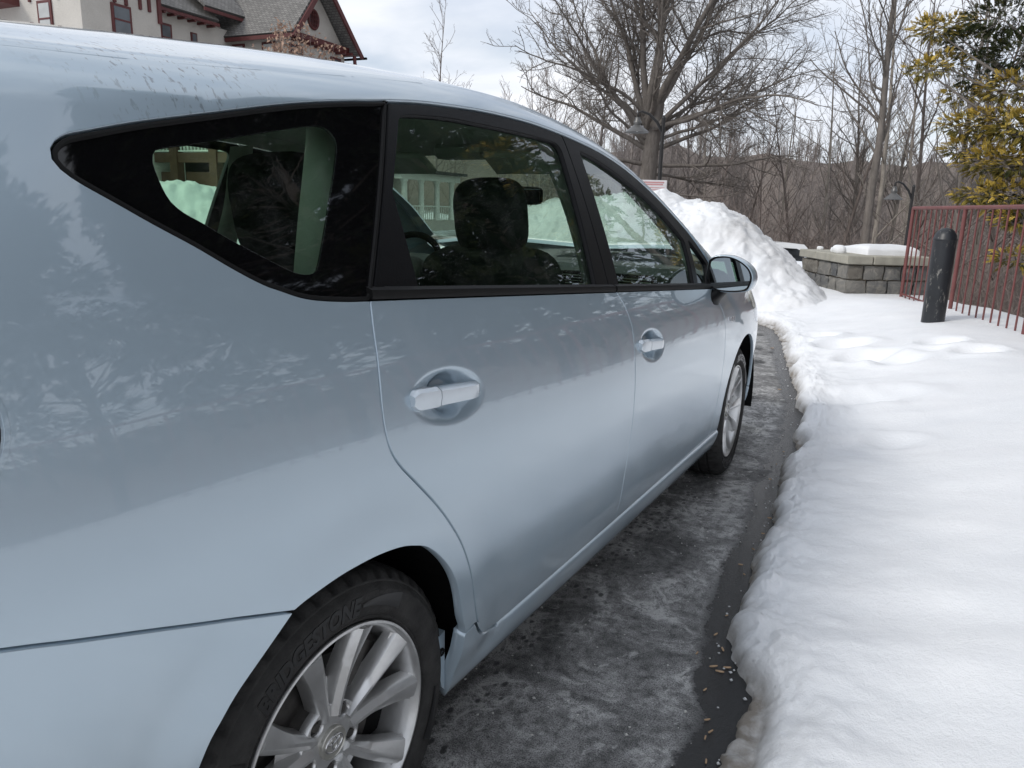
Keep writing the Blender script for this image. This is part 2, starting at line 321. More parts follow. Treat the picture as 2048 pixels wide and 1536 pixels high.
# the ploughed bank beside the drive
ev=np.concatenate([[-.012,0,.006,.014,.024,.036,.05],np.geomspace(.06,8.0,92)])
DIPS=[(-.22,6.71,.16,.10),(.06,6.19,.2,.09),(.31,5.61,.2,.08),(.54,5.38,.16,.06),(.80,5.92,.14,.10),(1.05,5.53,.14,.08),(.29,4.23,.22,.05),(.54,4.32,.2,.05),(.18,3.3,.1,.04),(.66,3.27,.12,.03)]
BV=[];BD=[]
for a,(c,nrm,s) in enumerate(zip(PATH,NRM,PS)):
    H0=.118+.035*mnoise.noise(Vector((s*.9,3.,0)))+.03*mnoise.noise(Vector((s*2.7,9.,0))); wig=.035*mnoise.noise(Vector((s*2.3,0,0))); wg2=.030*mnoise.noise(Vector((s*6.5,4,0)))+.020*mnoise.noise(Vector((s*19,8,0)))+.010*mnoise.noise(Vector((s*47,2,0)))
    steep=.018+.02*(1+mnoise.noise(Vector((s*1.7,5.5,0))))
    for e in ev:
        fade=math.exp(-max(e,0)/.28); of=e+wig*fade+wg2*math.exp(-max(e,0)/.05); x=c[0]+nrm[0]*of; y=c[1]+nrm[1]*of; ep=max(e,0)
        shf=min(.075,max(0,.10*(mnoise.noise(Vector((s*2.1,7.7,0)))+.12))+.012*max(0,mnoise.noise(Vector((s*21,1.7,0))))); el=max(0,ep-shf); z=(H0*(1-math.exp(-el/steep))+(.024+.014*mnoise.noise(Vector((x*26,y*26,3.))))*(1-math.exp(-ep/.006))*math.exp(-el/.06))*1.0 if e>0 else -.02
        z+=(.345-H0)*float(sm(.1,1.5,ep))
        if e>0:
            up=min(1,max(0,ep-shf)/.05+.08)
            z+=up*(.018*fade+.007)*fbm(x*2.6,y*2.6,1.,3)+up*(.024*math.exp(-ep/.20)+.0016*math.exp(-ep/2.2))*fbm(x*9,y*9,2.,3)+up*(.020*math.exp(-ep/.12)+.0018*math.exp(-ep/.5))*fbm(x*30,y*30,5.,3,2.2,.6)
            z+=up*(.0055*fbm(x*4.6,y*4.6,11.,2)-.010*max(0,mnoise.noise(Vector((x*3.1,y*3.1,21.)))-.38))
            for (dx,dy,rad,dep) in DIPS:
                q=((x-dx)**2+(y-dy)**2)/rad**2
                if q<6: z+=-dep*math.exp(-q*1.6)+dep*.35*math.exp(-(math.sqrt(q)-1.35)**2*6)
            fx=x-(3.6-.335*y)
            if fx>.5 and y>0: z-=.28*(fx-.5)
            z-=.06*float(sm(8.6,9.6,y))
        if e>7.5: z-=.6
        BV.append((x,y,z)); BD.append(max(0,1-max(z,0)/.09)*1.6+.6*max(0,1-ep/.22)*max(0,.3+mnoise.noise(Vector((s*3,ep*9,6.)))))
ne=len(ev); i=np.arange(len(PATH)-1)[:,None]*ne; j=np.arange(ne-1)[None]; F=np.stack([i+j,i+j+1,i+ne+j+1,i+ne+j],-1).reshape(-1,4)
tag(mesh_np('snow_bank',BV,F[:,::-1],SNOW,None,True,attr={'dirt':BD}),kind='structure')
def heap(name,c,ax,lx,ly,hfun,label,seed,n=(150,90),rough=1.,base=0.,dirt=.0,cat='snow heap',group=None,cut=None):
    """mound of shovelled snow; ax = heading of its long axis"""
    u=np.linspace(-1,1,n[0]); w=np.linspace(-1,1,n[1]); ca,sa=math.cos(ax),math.sin(ax); V=[];D=[]
    for a in u:
        for b in w:
            x=c[0]+a*lx*ca-b*ly*sa; y=c[1]+a*lx*sa+b*ly*ca; h=hfun(a,b)*(1. if cut is None else float(sm(cut[2],cut[3],-((x-cut[0])*.864+(y-cut[1])*.503))))
            q=min(1,max(0,h)/.35)
            z=h+q*rough*(.13*fbm(x*.9+seed,y*.9,seed,3)+.06*(.45-abs(mnoise.noise(Vector((x*1.3,y*1.3,seed))))*1.8)+.05*fbm(x*4.,y*4.,seed+3,4,2.2,.6)+.022*fbm(x*14,y*14,seed+5,3,2.2,.65))
            V.append((x+q*.05*mnoise.noise(Vector((x*5,y*5,seed+9))),y+q*.05*mnoise.noise(Vector((x*5,y*5,seed+19))),base+z-.15*(h<=.01))); D.append(dirt*max(0,.2+fbm(x*.9,y*.9,seed+2,3))+.6*max(0,1-h/.15)*.4)
    m=n[1]; i=np.arange(n[0]-1)[:,None]*m; j=np.arange(m-1)[None]; F=np.stack([i+j,i+m+j,i+m+j+1,i+j+1],-1).reshape(-1,4)
    return tag(mesh_np(name,V,F,SNOW,None,True,attr={'dirt':D}),label,cat,group)
heap('snow_heap',(-3.2,10.5,0),0.,3.4,2.2,lambda a,b:1.44*max(0,1-abs(a)**3.4)*max(0,1-b*b)**1.1,'tall dirty white heap of ploughed snow beyond the car bonnet',3.,(260,180),1.,0.,.75,cut=(-.36,9.78,-.50,1.45))
# ================================================================ car materials
def car_paint():
    m,t,b=new_mat('pale_blue_metallic_paint'); v=coords(t)
    fl=noise(t,v,900,2); big=noise(t,v,3,4)
    c=mixc(t,ramp(t,big,[(.3,0.),(.7,1.)]),(.42,.522,.60),(.44,.542,.62))
    # dried road film on the lower body, fine speckles of salt spray
    sx=tn(t,'ShaderNodeSeparateXYZ'); t.links.new(v,sx.inputs[0])
    low=math_(t,'MULTIPLY',math_(t,'SUBTRACT',.62,sx.outputs['Z']),2.6,True)
    film=math_(t,'MULTIPLY',low,ramp(t,noise(t,v,9,6,.65),[(.46,0.),(.76,.38)]))
    spk=ramp(t,noise(t,v,170,2,.5),[(.66,0.),(.72,1.)])
    film2=math_(t,'ADD',film,math_(t,'MULTIPLY',spk,math_(t,'MULTIPLY',low,.25)),True)
    sc=coords(t,(1.2,5.,22.)); scuff=ramp(t,noise(t,sc,3.0,6,.7),[(.66,0.),(.78,.16)])
    c=mixc(t,scuff,c,(.62,.68,.72))
    c=mixc(t,film2,c,(.42,.43,.43))
    # dark splashes high on the rear pillar
    sp=coords(t,(1,1,1)); 
    dv=tn(t,'ShaderNodeVectorMath',operation='DISTANCE'); t.links.new(sp,dv.inputs[0]); dv.inputs[1].default_value=(-.27,-.14,1.49)
    near=math_(t,'SUBTRACT',1,math_(t,'MULTIPLY',dv.outputs['Value'],4.2),True)
    st=coords(t,(60,105,38)); drops=ramp(t,noise(t,st,1.0,3,.6),[(.575,0.),(.64,1.)])
    c=mixc(t,math_(t,'MULTIPLY',drops,math_(t,'MULTIPLY',near,1.3,True)),c,(.13,.14,.15))
    t.links.new(c,b.inputs['Base Color'])
    b.inputs['Metallic'].default_value=.43
    t.links.new(math_(t,'ADD',.33,math_(t,'MULTIPLY',film2,.3)),b.inputs['Roughness'])
    b.inputs['Coat Weight'].default_value=1; b.inputs['Coat Roughness'].default_value=.025; b.inputs['Coat IOR'].default_value=1.74
    t.links.new(math_(t,'ADD',.022,math_(t,'MULTIPLY',film2,.3)),b.inputs['Coat Roughness'])
    n=tn(t,'ShaderNodeBump',Strength=.02,Distance=.0005); t.links.new(noise(t,v,55,2),n.inputs['Height']); t.links.new(n.outputs[0],b.inputs['Coat Normal'])
    return m
PAINT=car_paint()
BLACKTRIM=plain('satin_black_trim',(.004,.004,.005),.45,0,.15,30,.1,300,spec=.2)
RUBBER=plain('black_rubber_seal',(.006,.006,.006),.6,0,.2,40,spec=.25)
FRIT=plain('black_glass_border',(.004,.004,.0045),.03,0,.05,5)
DARK=plain('dark_cavity_plastic',(.008,.008,.008),.9,0,.2,10,spec=.1)
CHROME=plain('chrome',(.75,.75,.76),.12,1.,.04,20)
HANDLE=plain('silver_painted_metal',(.62,.68,.73),.34,.5,.04,20,coat=1.)
SEATM=plain('charcoal_seat_fabric',(.030,.030,.032),.9,0,.25,60,.3,500,spec=.2)
TRIMG=plain('grey_green_cabin_trim',(.42,.43,.39),.75,0,.06,12,.1,300)
DASHM=plain('dark_dash_plastic',(.065,.066,.066),.6,0,.12,20,.2,300)
SILVERP=plain('silver_console_plastic',(.55,.56,.56),.35,.3,.05,20)
def glass(name,tint,ior=1.52):
    m=bpy.data.materials.new(name); m.use_nodes=True; t=m.node_tree; t.nodes.clear()
    o=tn(t,'ShaderNodeOutputMaterial'); a=tn(t,'ShaderNodeBsdfTransparent'); g=tn(t,'ShaderNodeBsdfGlossy',Roughness=.008)
    v=coords(t); dirt=ramp(t,noise(t,v,420,2,.5),[(.70,0.),(.78,.35)])
    big=ramp(t,noise(t,v,14,6,.7),[(.45,0.),(.8,.05)])
    nb=tn(t,'ShaderNodeBump',Strength=.12,Distance=.002); t.links.new(noise(t,coords(t,(1,1,1)),9,2),nb.inputs['Height']); t.links.new(nb.outputs[0],g.inputs['Normal'])
    d=tn(t,'ShaderNodeBsdfDiffuse'); d.inputs['Color'].default_value=(.5,.5,.5,1)
    a.inputs['Color'].default_value=tint+(1,); g.inputs['Color'].default_value=(.95,.97,1,1)
    f=tn(t,'ShaderNodeLayerWeight',Blend=.5); m1=tn(t,'ShaderNodeMixShader'); m2=tn(t,'ShaderNodeMixShader')
    fr=math_(t,'ADD',math_(t,'MULTIPLY',math_(t,'POWER',f.outputs['Facing'],5.),.88),.115,True)
    t.links.new(math_(t,'MAXIMUM',dirt,big),m1.inputs[0]); t.links.new(a.outputs[0],m1.inputs[1]); t.links.new(d.outputs[0],m1.inputs[2])
    t.links.new(fr,m2.inputs[0]); t.links.new(m1.outputs[0],m2.inputs[1]); t.links.new(g.outputs[0],m2.inputs[2]); t.links.new(m2.outputs[0],o.inputs['Surface'])
    return m
GLASS_R=glass('green_tinted_privacy_glass',(.68,.86,.72)); GLASS_F=glass('green_tinted_front_glass',(.70,.86,.74)); WSHIELD=glass('windscreen_glass',(.74,.82,.77))
# ================================================================ panel builder
def cr_(pts,step=.011):
    """Catmull-Rom through pts, resampled"""
    p=np.array(pts,float); 
    if len(p)==2:
        n=max(1,int(np.ceil(np.hypot(*(p[1]-p[0]))/step))); t=np.linspace(0,1,n+1)[:,None]; return p[0]+(p[1]-p[0])*t
    e=np.vstack([2*p[0]-p[1],p,2*p[-1]-p[-2]]); out=[]
    for i in range(1,len(e)-2):
        a,b,c,d=e[i-1:i+3]; t=np.linspace(0,1,24,endpoint=False)[:,None]
        out.append(.5*((2*b)+(c-a)*t+(2*a-5*b+4*c-d)*t*t+(3*b-a-3*c+d)*t**3))
    q=np.vstack(out+[p[-1:]]); s=np.concatenate([[0],np.cumsum(np.hypot(*np.diff(q,axis=0).T))]); n=max(2,int(s[-1]/step))
    u=np.linspace(0,s[-1],n+1); return np.stack([np.interp(u,s,q[:,0]),np.interp(u,s,q[:,1])],-1)
def loop_(*segs):
    out=[]
    for s in segs:
        s=np.asarray(s)
        if out and np.hypot(*(out[-1]-s[0]))<.004: s=s[1:]
        out+=list(s)
    if np.hypot(*(out[0]-out[-1]))<.004: out=out[:-1]
    return np.array(out)
def area(p): return .5*np.sum(p[:,0]*np.roll(p[:,1],-1)-np.roll(p[:,0],-1)*p[:,1])
def inset(p,d):
    """move a polygon inwards by d (for a hole pass a negative d)"""
    if area(p)<0: p=p[::-1]
    e=np.roll(p,-1,0)-p; e/=np.maximum(np.hypot(*e.T),1e-9)[:,None]; n=np.stack([-e[:,1],e[:,0]],-1)
    m=n+np.roll(n,1,0); l=np.maximum(np.hypot(*m.T),.6); m=m/(l**2)[:,None]*2*.5*2
    return p+m*d*.5*1.0
def pip(P,poly):
    x,y=P[:,0],P[:,1]; r=np.zeros(len(P),bool); n=len(poly)
    for i in range(n):
        x1,y1=poly[i]; x2,y2=poly[(i+1)%n]
        if y1==y2: continue
        c=((y1>y)!=(y2>y))&(x<(x2-x1)*(y-y1)/(y2-y1)+x1); r^=c
    return r
def near_edge(P,poly,d):
    r=np.zeros(len(P),bool)
    for i in range(len(poly)):
        a=poly[i]; b=poly[(i+1)%len(poly)]; ab=b-a; t=np.clip(((P-a)@ab)/max(ab@ab,1e-12),0,1); r|=np.hypot(*(P-a-t[:,None]*ab).T)<d
    return r
def fill(outer,holes,step,fine=()):
    """triangulate outer minus holes with interior grid points"""
    lo,hi=outer.min(0),outer.max(0)
    def grid(lo,hi,st):
        g=np.stack(np.meshgrid(np.arange(lo[0],hi[0],st),np.arange(lo[1],hi[1],st*.87)),-1)
        g[1::2,:,0]+=st/2; return g.reshape(-1,2)
    G=grid(lo,hi,step)
    for (y,z,ry,rz,st) in fine:
        G=G[((G[:,0]-y)/ry)**2+((G[:,1]-z)/rz)**2>1]; H=grid((y-ry,z-rz),(y+ry,z+rz),st); H=H[((H[:,0]-y)/ry)**2+((H[:,1]-z)/rz)**2<=.97]; G=np.vstack([G,H])
    k=pip(G,outer)&~near_edge(G,outer,.006)
    for h in holes: k&=~pip(G,h)&~near_edge(G,h,.006)
    G=G[k]; polys=[outer]+list(holes); pts=np.vstack(polys+[G]); edges=[]; b=0
    for p in polys:
        edges+=[(b+i,b+(i+1)%len(p)) for i in range(len(p))]; b+=len(p)
    r=delaunay_2d_cdt([Vector(p) for p in pts.tolist()],edges,[],0,1e-6)
    V=np.array([tuple(p) for p in r[0]]); T=np.array([f for f in r[2] if len(f)==3]); c=V[T].mean(1)
    k=pip(c,outer)
    for h in holes: k&=~pip(c,h)
    T=T[k]; a=V[T]; ar=(a[:,1,0]-a[:,0,0])*(a[:,2,1]-a[:,0,1])-(a[:,2,0]-a[:,0,0])*(a[:,1,1]-a[:,0,1])
    T[ar<0]=T[ar<0][:,::-1]; T=T[np.abs(ar)>1e-9]
    return V,T
def side_map(off=0.,disp=None):
    def f(Y,Z):
        g=lambda y,z: xs(y,z)+(disp(y,z) if disp else 0.)
        h=.0025; x=g(Y,Z); dy=(g(Y+h,Z)-g(Y-h,Z))/(2*h); dz=(g(Y,Z+h)-g(Y,Z-h))/(2*h)
        N=np.stack([np.ones_like(x),-dy,-dz],-1); N/=np.linalg.norm(N,axis=1)[:,None]
        P=np.stack([x,Y,Z],-1); return P+N*off,N
    return f
def panel(name,outer,holes=(),mat=None,parent=None,fmap=None,side=1,step=.028,gap=.0036,bev=.0018,depth=.014,fine=(),label=None):
    outer=np.asarray(outer); outer=outer if area(outer)>0 else outer[::-1]
    holes=[np.asarray(h) if area(np.asarray(h))>0 else np.asarray(h)[::-1] for h in holes]
    O=inset(outer,gap); Hs=[inset(h,-gap) for h in holes]
    Oi=inset(O,bev); Hi=[inset(h,-bev) for h in Hs]
    V2,T=fill(Oi,Hi,step,fine)
    P,N=fmap(V2[:,0],V2[:,1]); VV=[P]; NN=[N]; FF=[tuple(t) for t in T.tolist()]; base=len(P)
    # flip the triangles if they face away from the normal
    flip=np.sum(np.cross(P[T[:,1]]-P[T[:,0]],P[T[:,2]]-P[T[:,0]])*N[T[:,0]])<0
    if flip: FF=[f[::-1] for f in FF]
    for inn,out,sg in [(Oi,O,1)]+[(h1,h0,-1) for h1,h0 in zip(Hi,Hs)]:
        n=len(inn); p0,n0=fmap(inn[:,0],inn[:,1]); p1,n1=fmap(out[:,0],out[:,1])
        o=p1-p0; o-=n0*np.sum(o*n0,1)[:,None]; o/=np.maximum(np.linalg.norm(o,axis=1),1e-9)[:,None]
        r1=p1-n1*bev*.8; r2=p1-n1*depth
        m=n1*.6+o*.8; m/=np.linalg.norm(m,axis=1)[:,None]
        VV+=[p0,r1,r2]; NN+=[n0,m,o]
        for i in range(n):
            j=(i+1)%n
            for k in (0,1):
                q=(base+k*n+i,base+k*n+j,base+(k+1)*n+j,base+(k+1)*n+i)
                FF.append(q if (sg>0)!=flip else q[::-1])
        base+=3*n
    V=np.vstack(VV); Nn=np.vstack(NN)
    # orient rim faces by their stored normals
    FX=[]
    for f in FF:
        if len(f)==4:
            a,b,c=V[f[0]],V[f[1]],V[f[2]]; w=np.cross(b-a,c-a)
            if w@(Nn[f[0]]+Nn[f[2]])<0: f=f[::-1]
        FX.append(f)
    if side<0:
        V=V.copy(); V[:,0]=2*XC-V[:,0]; Nn=Nn.copy(); Nn[:,0]*=-1; FX=[f[::-1] for f in FX]
    o=mesh_np(name,V,FX,mat,parent,True,Nn)
    if label: o['label']=label
    return o
# ================================================================ outlines on the side (y forward, z up)
QTRIM=[(.272,1.451),(.216,1.444),(.062,1.42),(-.138,1.38),(-.234,1.36),(-.303,1.343),(-.329,1.336),(-.346,1.326),(-.354,1.315),(-.353,1.302),(-.337,1.286),(-.299,1.262),(-.257,1.236),(-.21,1.209),(-.159,1.177),(-.117,1.154),(-.086,1.142),(-.049,1.129),(-.007,1.121),(.05,1.1145),(.100,1.111)]
WTOP=[(.337,1.46),(.468,1.473),(.658,1.483),(.805,1.486),(.969,1.484),(1.124,1.475),(1.256,1.463),(1.427,1.443),(1.609,1.405),(1.812,1.342),(1.988,1.271),(2.165,1.178),(2.267,1.085),(2.303,1.035)]
QT=cr_(WTOP[:1]+QTRIM); WT=cr_(WTOP)
RCUT=cr_([(.100,1.111),(.096,1.096),(.089,1.06),(.084,1.02),(.079,.987),(.074,.94),(.074,.902),(.082,.864),(.103,.830),(.145,.785),(.191,.735),(.233,.681),(.274,.619),(.309,.54),(.336,.457),(.354,.412),(.379,.378),(.417,.349),(.485,.330)])
SILLZ=.330
MCUT=cr_([(1.173,1.036),(1.213,.993),(1.236,.94),(1.238,.909),(1.234,.845),(1.228,.793),(1.216,.702),(1.202,.606),(1.192,.549),(1.186,.472),(1.186,SILLZ)])
FCUT=cr_([(2.21,.966),(2.258,.888),(2.300,.835),(2.316,.755),(2.322,.667),(2.320,.561),(2.300,.464),(2.27,.375),(2.24,SILLZ)])
def arc(cy,cz,r,a0,a1,n=60,sq=1.): t=np.radians(np.linspace(a0,a1,n)); return np.stack([cy+r*np.cos(t),cz+r*np.sin(t)*sq],-1)
REAR_ARCH=cr_([(.318,.330),(.308,.405),(.289,.446),(.268,.511),(.245,.56),(.21,.609),(.16,.657),(.113,.68),(.069,.693),(.007,.701),(-.067,.702),(-.135,.695),(-.165,.689)])
BUMP_ARCH=cr_([(-.165,.689),(-.197,.668),(-.227,.648),(-.269,.619),(-.296,.594),(-.322,.565),(-.353,.505),(-.374,.425),(-.382,.33),(-.382,.21)])
BUMPLINE=cr_([(-.165,.689),(-.278,.728),(-.381,.765),(-.464,.793),(-.533,.816),(-.70,.865),(-.93,.90)])
FRONT_ARCH=cr_([(2.385,.30),(2.390,.38),(2.415,.47),(2.46,.55),(2.54,.63),(2.65,.683),(2.77,.70),(2.90,.685),(3.01,.635),(3.09,.555),(3.135,.46),(3.15,.37),(3.15,.21)])
BELT=cr_([(.100,1.111),(.532,1.081),(1.173,1.036),(2.156,.968),(2.21,.966)])
def belt_z(y): return np.interp(y,[.100,.532,1.173,2.156,2.21],[1.111,1.081,1.036,.968,.966])
YR=-.95
car=empty('parked_car',(0,0,0)); tag(car,'pale blue hatchback car parked on wet asphalt beside the snow bank','car')
EPS=.004
def rail(y0,y1): 
    y=np.linspace(y0,y1,int(abs(y1-y0)/.012)+2); return np.stack([y,zr(y)],-1)
# --- handle cups pressed into the doors
CUPS=((.270,.919,.125,.055,.9),(1.397,.852,.118,.055,.9))
def cup(y,z):
    d=0.
    for (cy,cz,ry,rz,k) in CUPS:
        t=-.09*(y-cy); e=np.sqrt(((y-cy)/ry)**2+((z-cz-t)/rz)**2)
        q=np.clip((1.0-e)/.55,0,1); d=d-.016*q*q*(3-2*q)
        e2=np.sqrt(((y-cy-.000)/.056)**2+((z-cz-t)/.047)**2); q2=np.clip((1.0-e2)/.45,0,1); d=d-.013*q2*q2*(3-2*q2)
    return d
FINE=[(c[0],c[1],c[2]*1.12,c[3]*1.35,.0045) for c in CUPS]
LAMP_OUT=cr_([(2.93,.905),(2.99,.80),(3.06,.735),(3.2,.71),(3.42,.70)]); LAMP_TOP=cr_([(3.42,.70),(3.42,.80),(3.25,.882),(3.05,.915),(2.93,.905)])
for sd in (1,-1):
    SM=side_map()
    # body side: quarter, roof rail and front pillar in one pressing
    q=loop_(cr_([(-.93,.90),(YR,1.0),(YR,float(zr(YR)))],.03),rail(YR,2.42)[1:]+[0,.0066],cr_([(2.42,float(zr(2.42))),(2.303,1.035)]),WT[::-1][1:],QT[1:],RCUT[1:-7],cr_([RCUT[-8],(.352,.405),(.312,.400)]),REAR_ARCH[6:],BUMPLINE[1:])
    panel('quarter_panel',q,(),PAINT,car,SM,sd,gap=.0048,depth=.02,fine=[(0,.5,.5,.3,.016)])
    panel('rear_bumper_side',loop_(BUMPLINE[::-1],BUMP_ARCH[1:],cr_([(-.382,.21),(-.93,.24)]),cr_([(-.93,.24),(-.95,.6),(-.93,.90)])),(),PAINT,car,SM,sd,depth=.02,fine=[(-.2,.5,.35,.3,.016)])
    rd=panel('rear_door',loop_(RCUT,cr_([(.485,SILLZ),(1.186,SILLZ)]),MCUT[::-1][1:],BELT[(BELT[:,0]<1.173)][::-1]),(),PAINT,car,side_map(0,cup),sd,gap=.0045,fine=FINE[:1])
    fd=panel('front_door',loop_(MCUT,cr_([(1.186,SILLZ),(2.24,SILLZ)]),FCUT[::-1][1:],BELT[(BELT[:,0]>1.173)][::-1]),(),PAINT,car,side_map(0,cup),sd,fine=FINE[1:])
    panel('front_fender',loop_(FCUT,cr_([(2.24,SILLZ),(2.38,SILLZ)]),FRONT_ARCH[2:-14],cr_([FRONT_ARCH[-15],(3.2,.56),(3.42,.56)],.02),cr_([(3.42,.56),(3.42,.70)],.02),LAMP_OUT[::-1][1:],cr_([(2.93,.905),(2.90,float(zr(2.90))-.002)],.02),rail(2.90,2.42)[1:]-[0,.002],cr_([(2.42,float(zr(2.42))-.002),(2.303,1.035),(2.21,.966)],.02)),(),PAINT,car,SM,sd,fine=[(2.78,.4,.5,.45,.018)])
    panel('front_bumper_side',loop_(FRONT_ARCH[-15:],cr_([(3.15,.21),(3.42,.23)],.02),cr_([(3.42,.23),(3.42,.56)],.02),cr_([(3.42,.56),(3.2,.56),FRONT_ARCH[-15]],.02)),(),PAINT,car,SM,sd)
    hl=panel('headlight',loop_(LAMP_OUT,LAMP_TOP[1:]),(),glass('lamp_lens',(.8,.8,.78)) if sd>0 else bpy.data.materials['lamp_lens'],car,side_map(-.002),sd,step=.02)
    panel('lamp_reflector',inset(loop_(LAMP_OUT,LAMP_TOP[1:]),.006),(),bpy.data.materials.get('warm_lamp_housing') or plain('warm_lamp_housing',(.45,.40,.33),.35,.5,.2,30),hl,side_map(-.02),sd,step=.03,depth=.003)
    panel('side_marker',cr_([(2.962,.862),(2.99,.805),(3.03,.765),(3.09,.745),(3.10,.775),(3.05,.825),(2.99,.872),(2.962,.862)],.01)[:-1],(),bpy.data.materials.get('amber_marker') or plain('amber_marker',(.8,.16,.05),.3,0,.1,30),hl,side_map(-.012),sd,step=.03,depth=.003)
    # sill
    def sill_map(Y,Z):
        def g(Y,Z):
            t=(Z-.20)/(.347-.20); x=-.008-.060*np.clip(1-t,0,1)**2.2-.028*np.clip((t-.80)/.2,0,1)**1.5
            w=sst(.54,.42,Y)*sst(.24,.31,Z); return x*(1-w)+(xs(Y,Z)-.001)*w
        h=1e-3; x=g(Y,Z); dy=(g(Y+h,Z)-g(Y-h,Z))/(2*h); dz=(g(Y,Z+h)-g(Y,Z-h))/(2*h)
        N=np.stack([np.ones_like(x),-dy,-dz],-1); N/=np.linalg.norm(N,axis=1)[:,None]
        return np.stack([x,Y,Z],-1),N
    panel('sill',loop_(cr_([(.312,.399),(.348,.404)],.012),cr_([(.354,.408),(.366,.388),(.383,.368),(.419,.345),(.49,.326)],.012)-[.004,.004],cr_([(.49,.346),(2.372,.346)],.03),cr_([(2.372,.346),(2.365,.20)],.015),cr_([(2.365,.20),(.38,.20)],.03),cr_([(.38,.20),(.330,.215),(.315,.26),(.312,.399)],.012)),(),PAINT,car,sill_map,sd,step=.022,gap=.001,bev=.0008,depth=.03)
    # black window surrounds
    fm=side_map(-.004)
    qin=inset(loop_(QT,cr_([QT[-1],(.113,1.118)]),cr_([(.113,1.118),(.331,1.456)]),cr_([(.331,1.456),tuple(QT[0])])),.0)
    qo=loop_(QT,cr_([tuple(QT[-1]),(.106,1.114)]),cr_([(.106,1.114),(.328,1.456)]),cr_([(.328,1.456),tuple(QT[0])]))
    qg=inset(qo,.0125)
    qs=panel('window_seal',qo,[qg],RUBBER,car,side_map(-.001),sd,step=.05,gap=.0004,bev=.003,depth=.02)
    CLEAR=cr_([(-.221,1.324),(-.209,1.333),(-.154,1.343),(-.082,1.358),(.071,1.388),(.115,1.393),(.137,1.386),(.144,1.37),(.130,1.343),(.074,1.263),(.014,1.179),(-.001,1.164),(-.02,1.161),(-.042,1.165),(-.07,1.177),(-.146,1.217),(-.182,1.239),(-.205,1.252),(-.219,1.266),(-.224,1.283),(-.2255,1.30),(-.225,1.315),(-.221,1.324)],.01)[:-1]
    qw=panel('quarter_window',CLEAR,(),GLASS_R,car,side_map(-.007),sd,step=.05,gap=0,bev=.0005,depth=.0007)
    panel('window_border',qg,[CLEAR],FRIT,qw,side_map(-.007),sd,step=.04,gap=0,bev=.0005,depth=.004)
    RG=loop_(cr_([(.352,1.428),(.375,1.438),(.45,1.446),(.569,1.452),(.777,1.453),(.94,1.451),(1.06,1.446),(1.095,1.436),(1.103,1.42)]),cr_([(1.103,1.42),(1.053,1.062)]),cr_([(1.053,1.062),(.150,1.126)]),cr_([(.150,1.126),(.26,1.297),(.352,1.428)]))
    top_r=np.array([p for p in WT if p[0]<1.131]); top_f=np.array([p for p in WT if p[0]>=1.131])
    fr=panel('door_frame',loop_(cr_([(.113,1.1115),(.337,1.458)]),top_r[1:]-[0,.003],cr_([(1.131,1.470),(1.146,1.42),(1.136,1.0405)]),cr_([(1.136,1.0405),(.113,1.1115)])),[RG],BLACKTRIM,rd,fm,sd,step=.04,gap=.001,bev=.002,depth=.016)
    rgw=panel('window_pane',inset(RG,-.006),(),GLASS_R,rd,side_map(-.016),sd,step=.06,gap=0,bev=.0005,depth=.0007)
    panel('sail_panel',cr_([(.258,1.292),(.262,1.288),(.252,1.118),(.142,1.123)],.01) if 0 else loop_(cr_([(.260,1.294),(.252,1.119)]),cr_([(.252,1.119),(.146,1.127)]),cr_([(.146,1.127),(.260,1.294)])),(),BLACKTRIM,rd,side_map(-.008),sd,step=.04,gap=0,bev=.002,depth=.01)
    FG=loop_(cr_([(1.236,1.425),(1.25,1.432),(1.37,1.414),(1.557,1.368),(1.767,1.302),(1.919,1.233),(2.025,1.17),(2.037,1.15)]),cr_([(2.037,1.15),(1.975,1.001)]),cr_([(1.975,1.001),(1.218,1.053)]),cr_([(1.218,1.053),(1.236,1.425)]))
    FQ=loop_(cr_([(2.095,1.155),(2.125,1.150),(2.225,1.075),(2.235,1.055)]),cr_([(2.235,1.055),(2.16,.990)]),cr_([(2.16,.990),(2.03,.998)]),cr_([(2.03,.998),(2.095,1.155)]))
    panel('door_frame',loop_(cr_([(1.140,1.038),(1.150,1.42),(1.136,1.468)]),top_f-[0,.003],cr_([(2.303,1.032),(2.21,.968)]),BELT[(BELT[:,0]>1.145)][::-1]+[0,.0005]),[FG,FQ],BLACKTRIM,fd,fm,sd,step=.04,gap=.001,bev=.002,depth=.016)
    panel('window_pane',inset(FG,-.006),(),GLASS_F,fd,side_map(-.016),sd,step=.06,gap=0,bev=.0005,depth=.0007)
    panel('vent_pane',inset(FQ,-.005),(),GLASS_F,fd,side_map(-.014),sd,step=.06,gap=0,bev=.0005,depth=.0007)
    # raised belt mouldings
    for (y0,y1,pp) in ((.104,1.168,rd),(1.178,2.19,fd)):
        y=np.linspace(y0,y1,40); z=belt_z(y)+.010; mb=MB(); P=[]
        for a,b in zip(y,z):
            x=float(xs(a,b)); P+=[(x-.006,a,b-.0105),(x+.0045,a,b-.0095),(x+.006,a,b-.002),(x+.0035,a,b+.006),(x-.010,a,b+.011)]
        P=np.array(P); 
        if sd<0: P[:,0]=2*XC-P[:,0]
        F=[(i*5+k,(i+1)*5+k,(i+1)*5+k+1,i*5+k+1) for i in range(39) for k in range(4)]+[(4,3,2,1,0),tuple(39*5+k for k in range(5))]
        mb.add(P,F); mb.obj('belt_moulding',RUBBER,pp,auto=35)
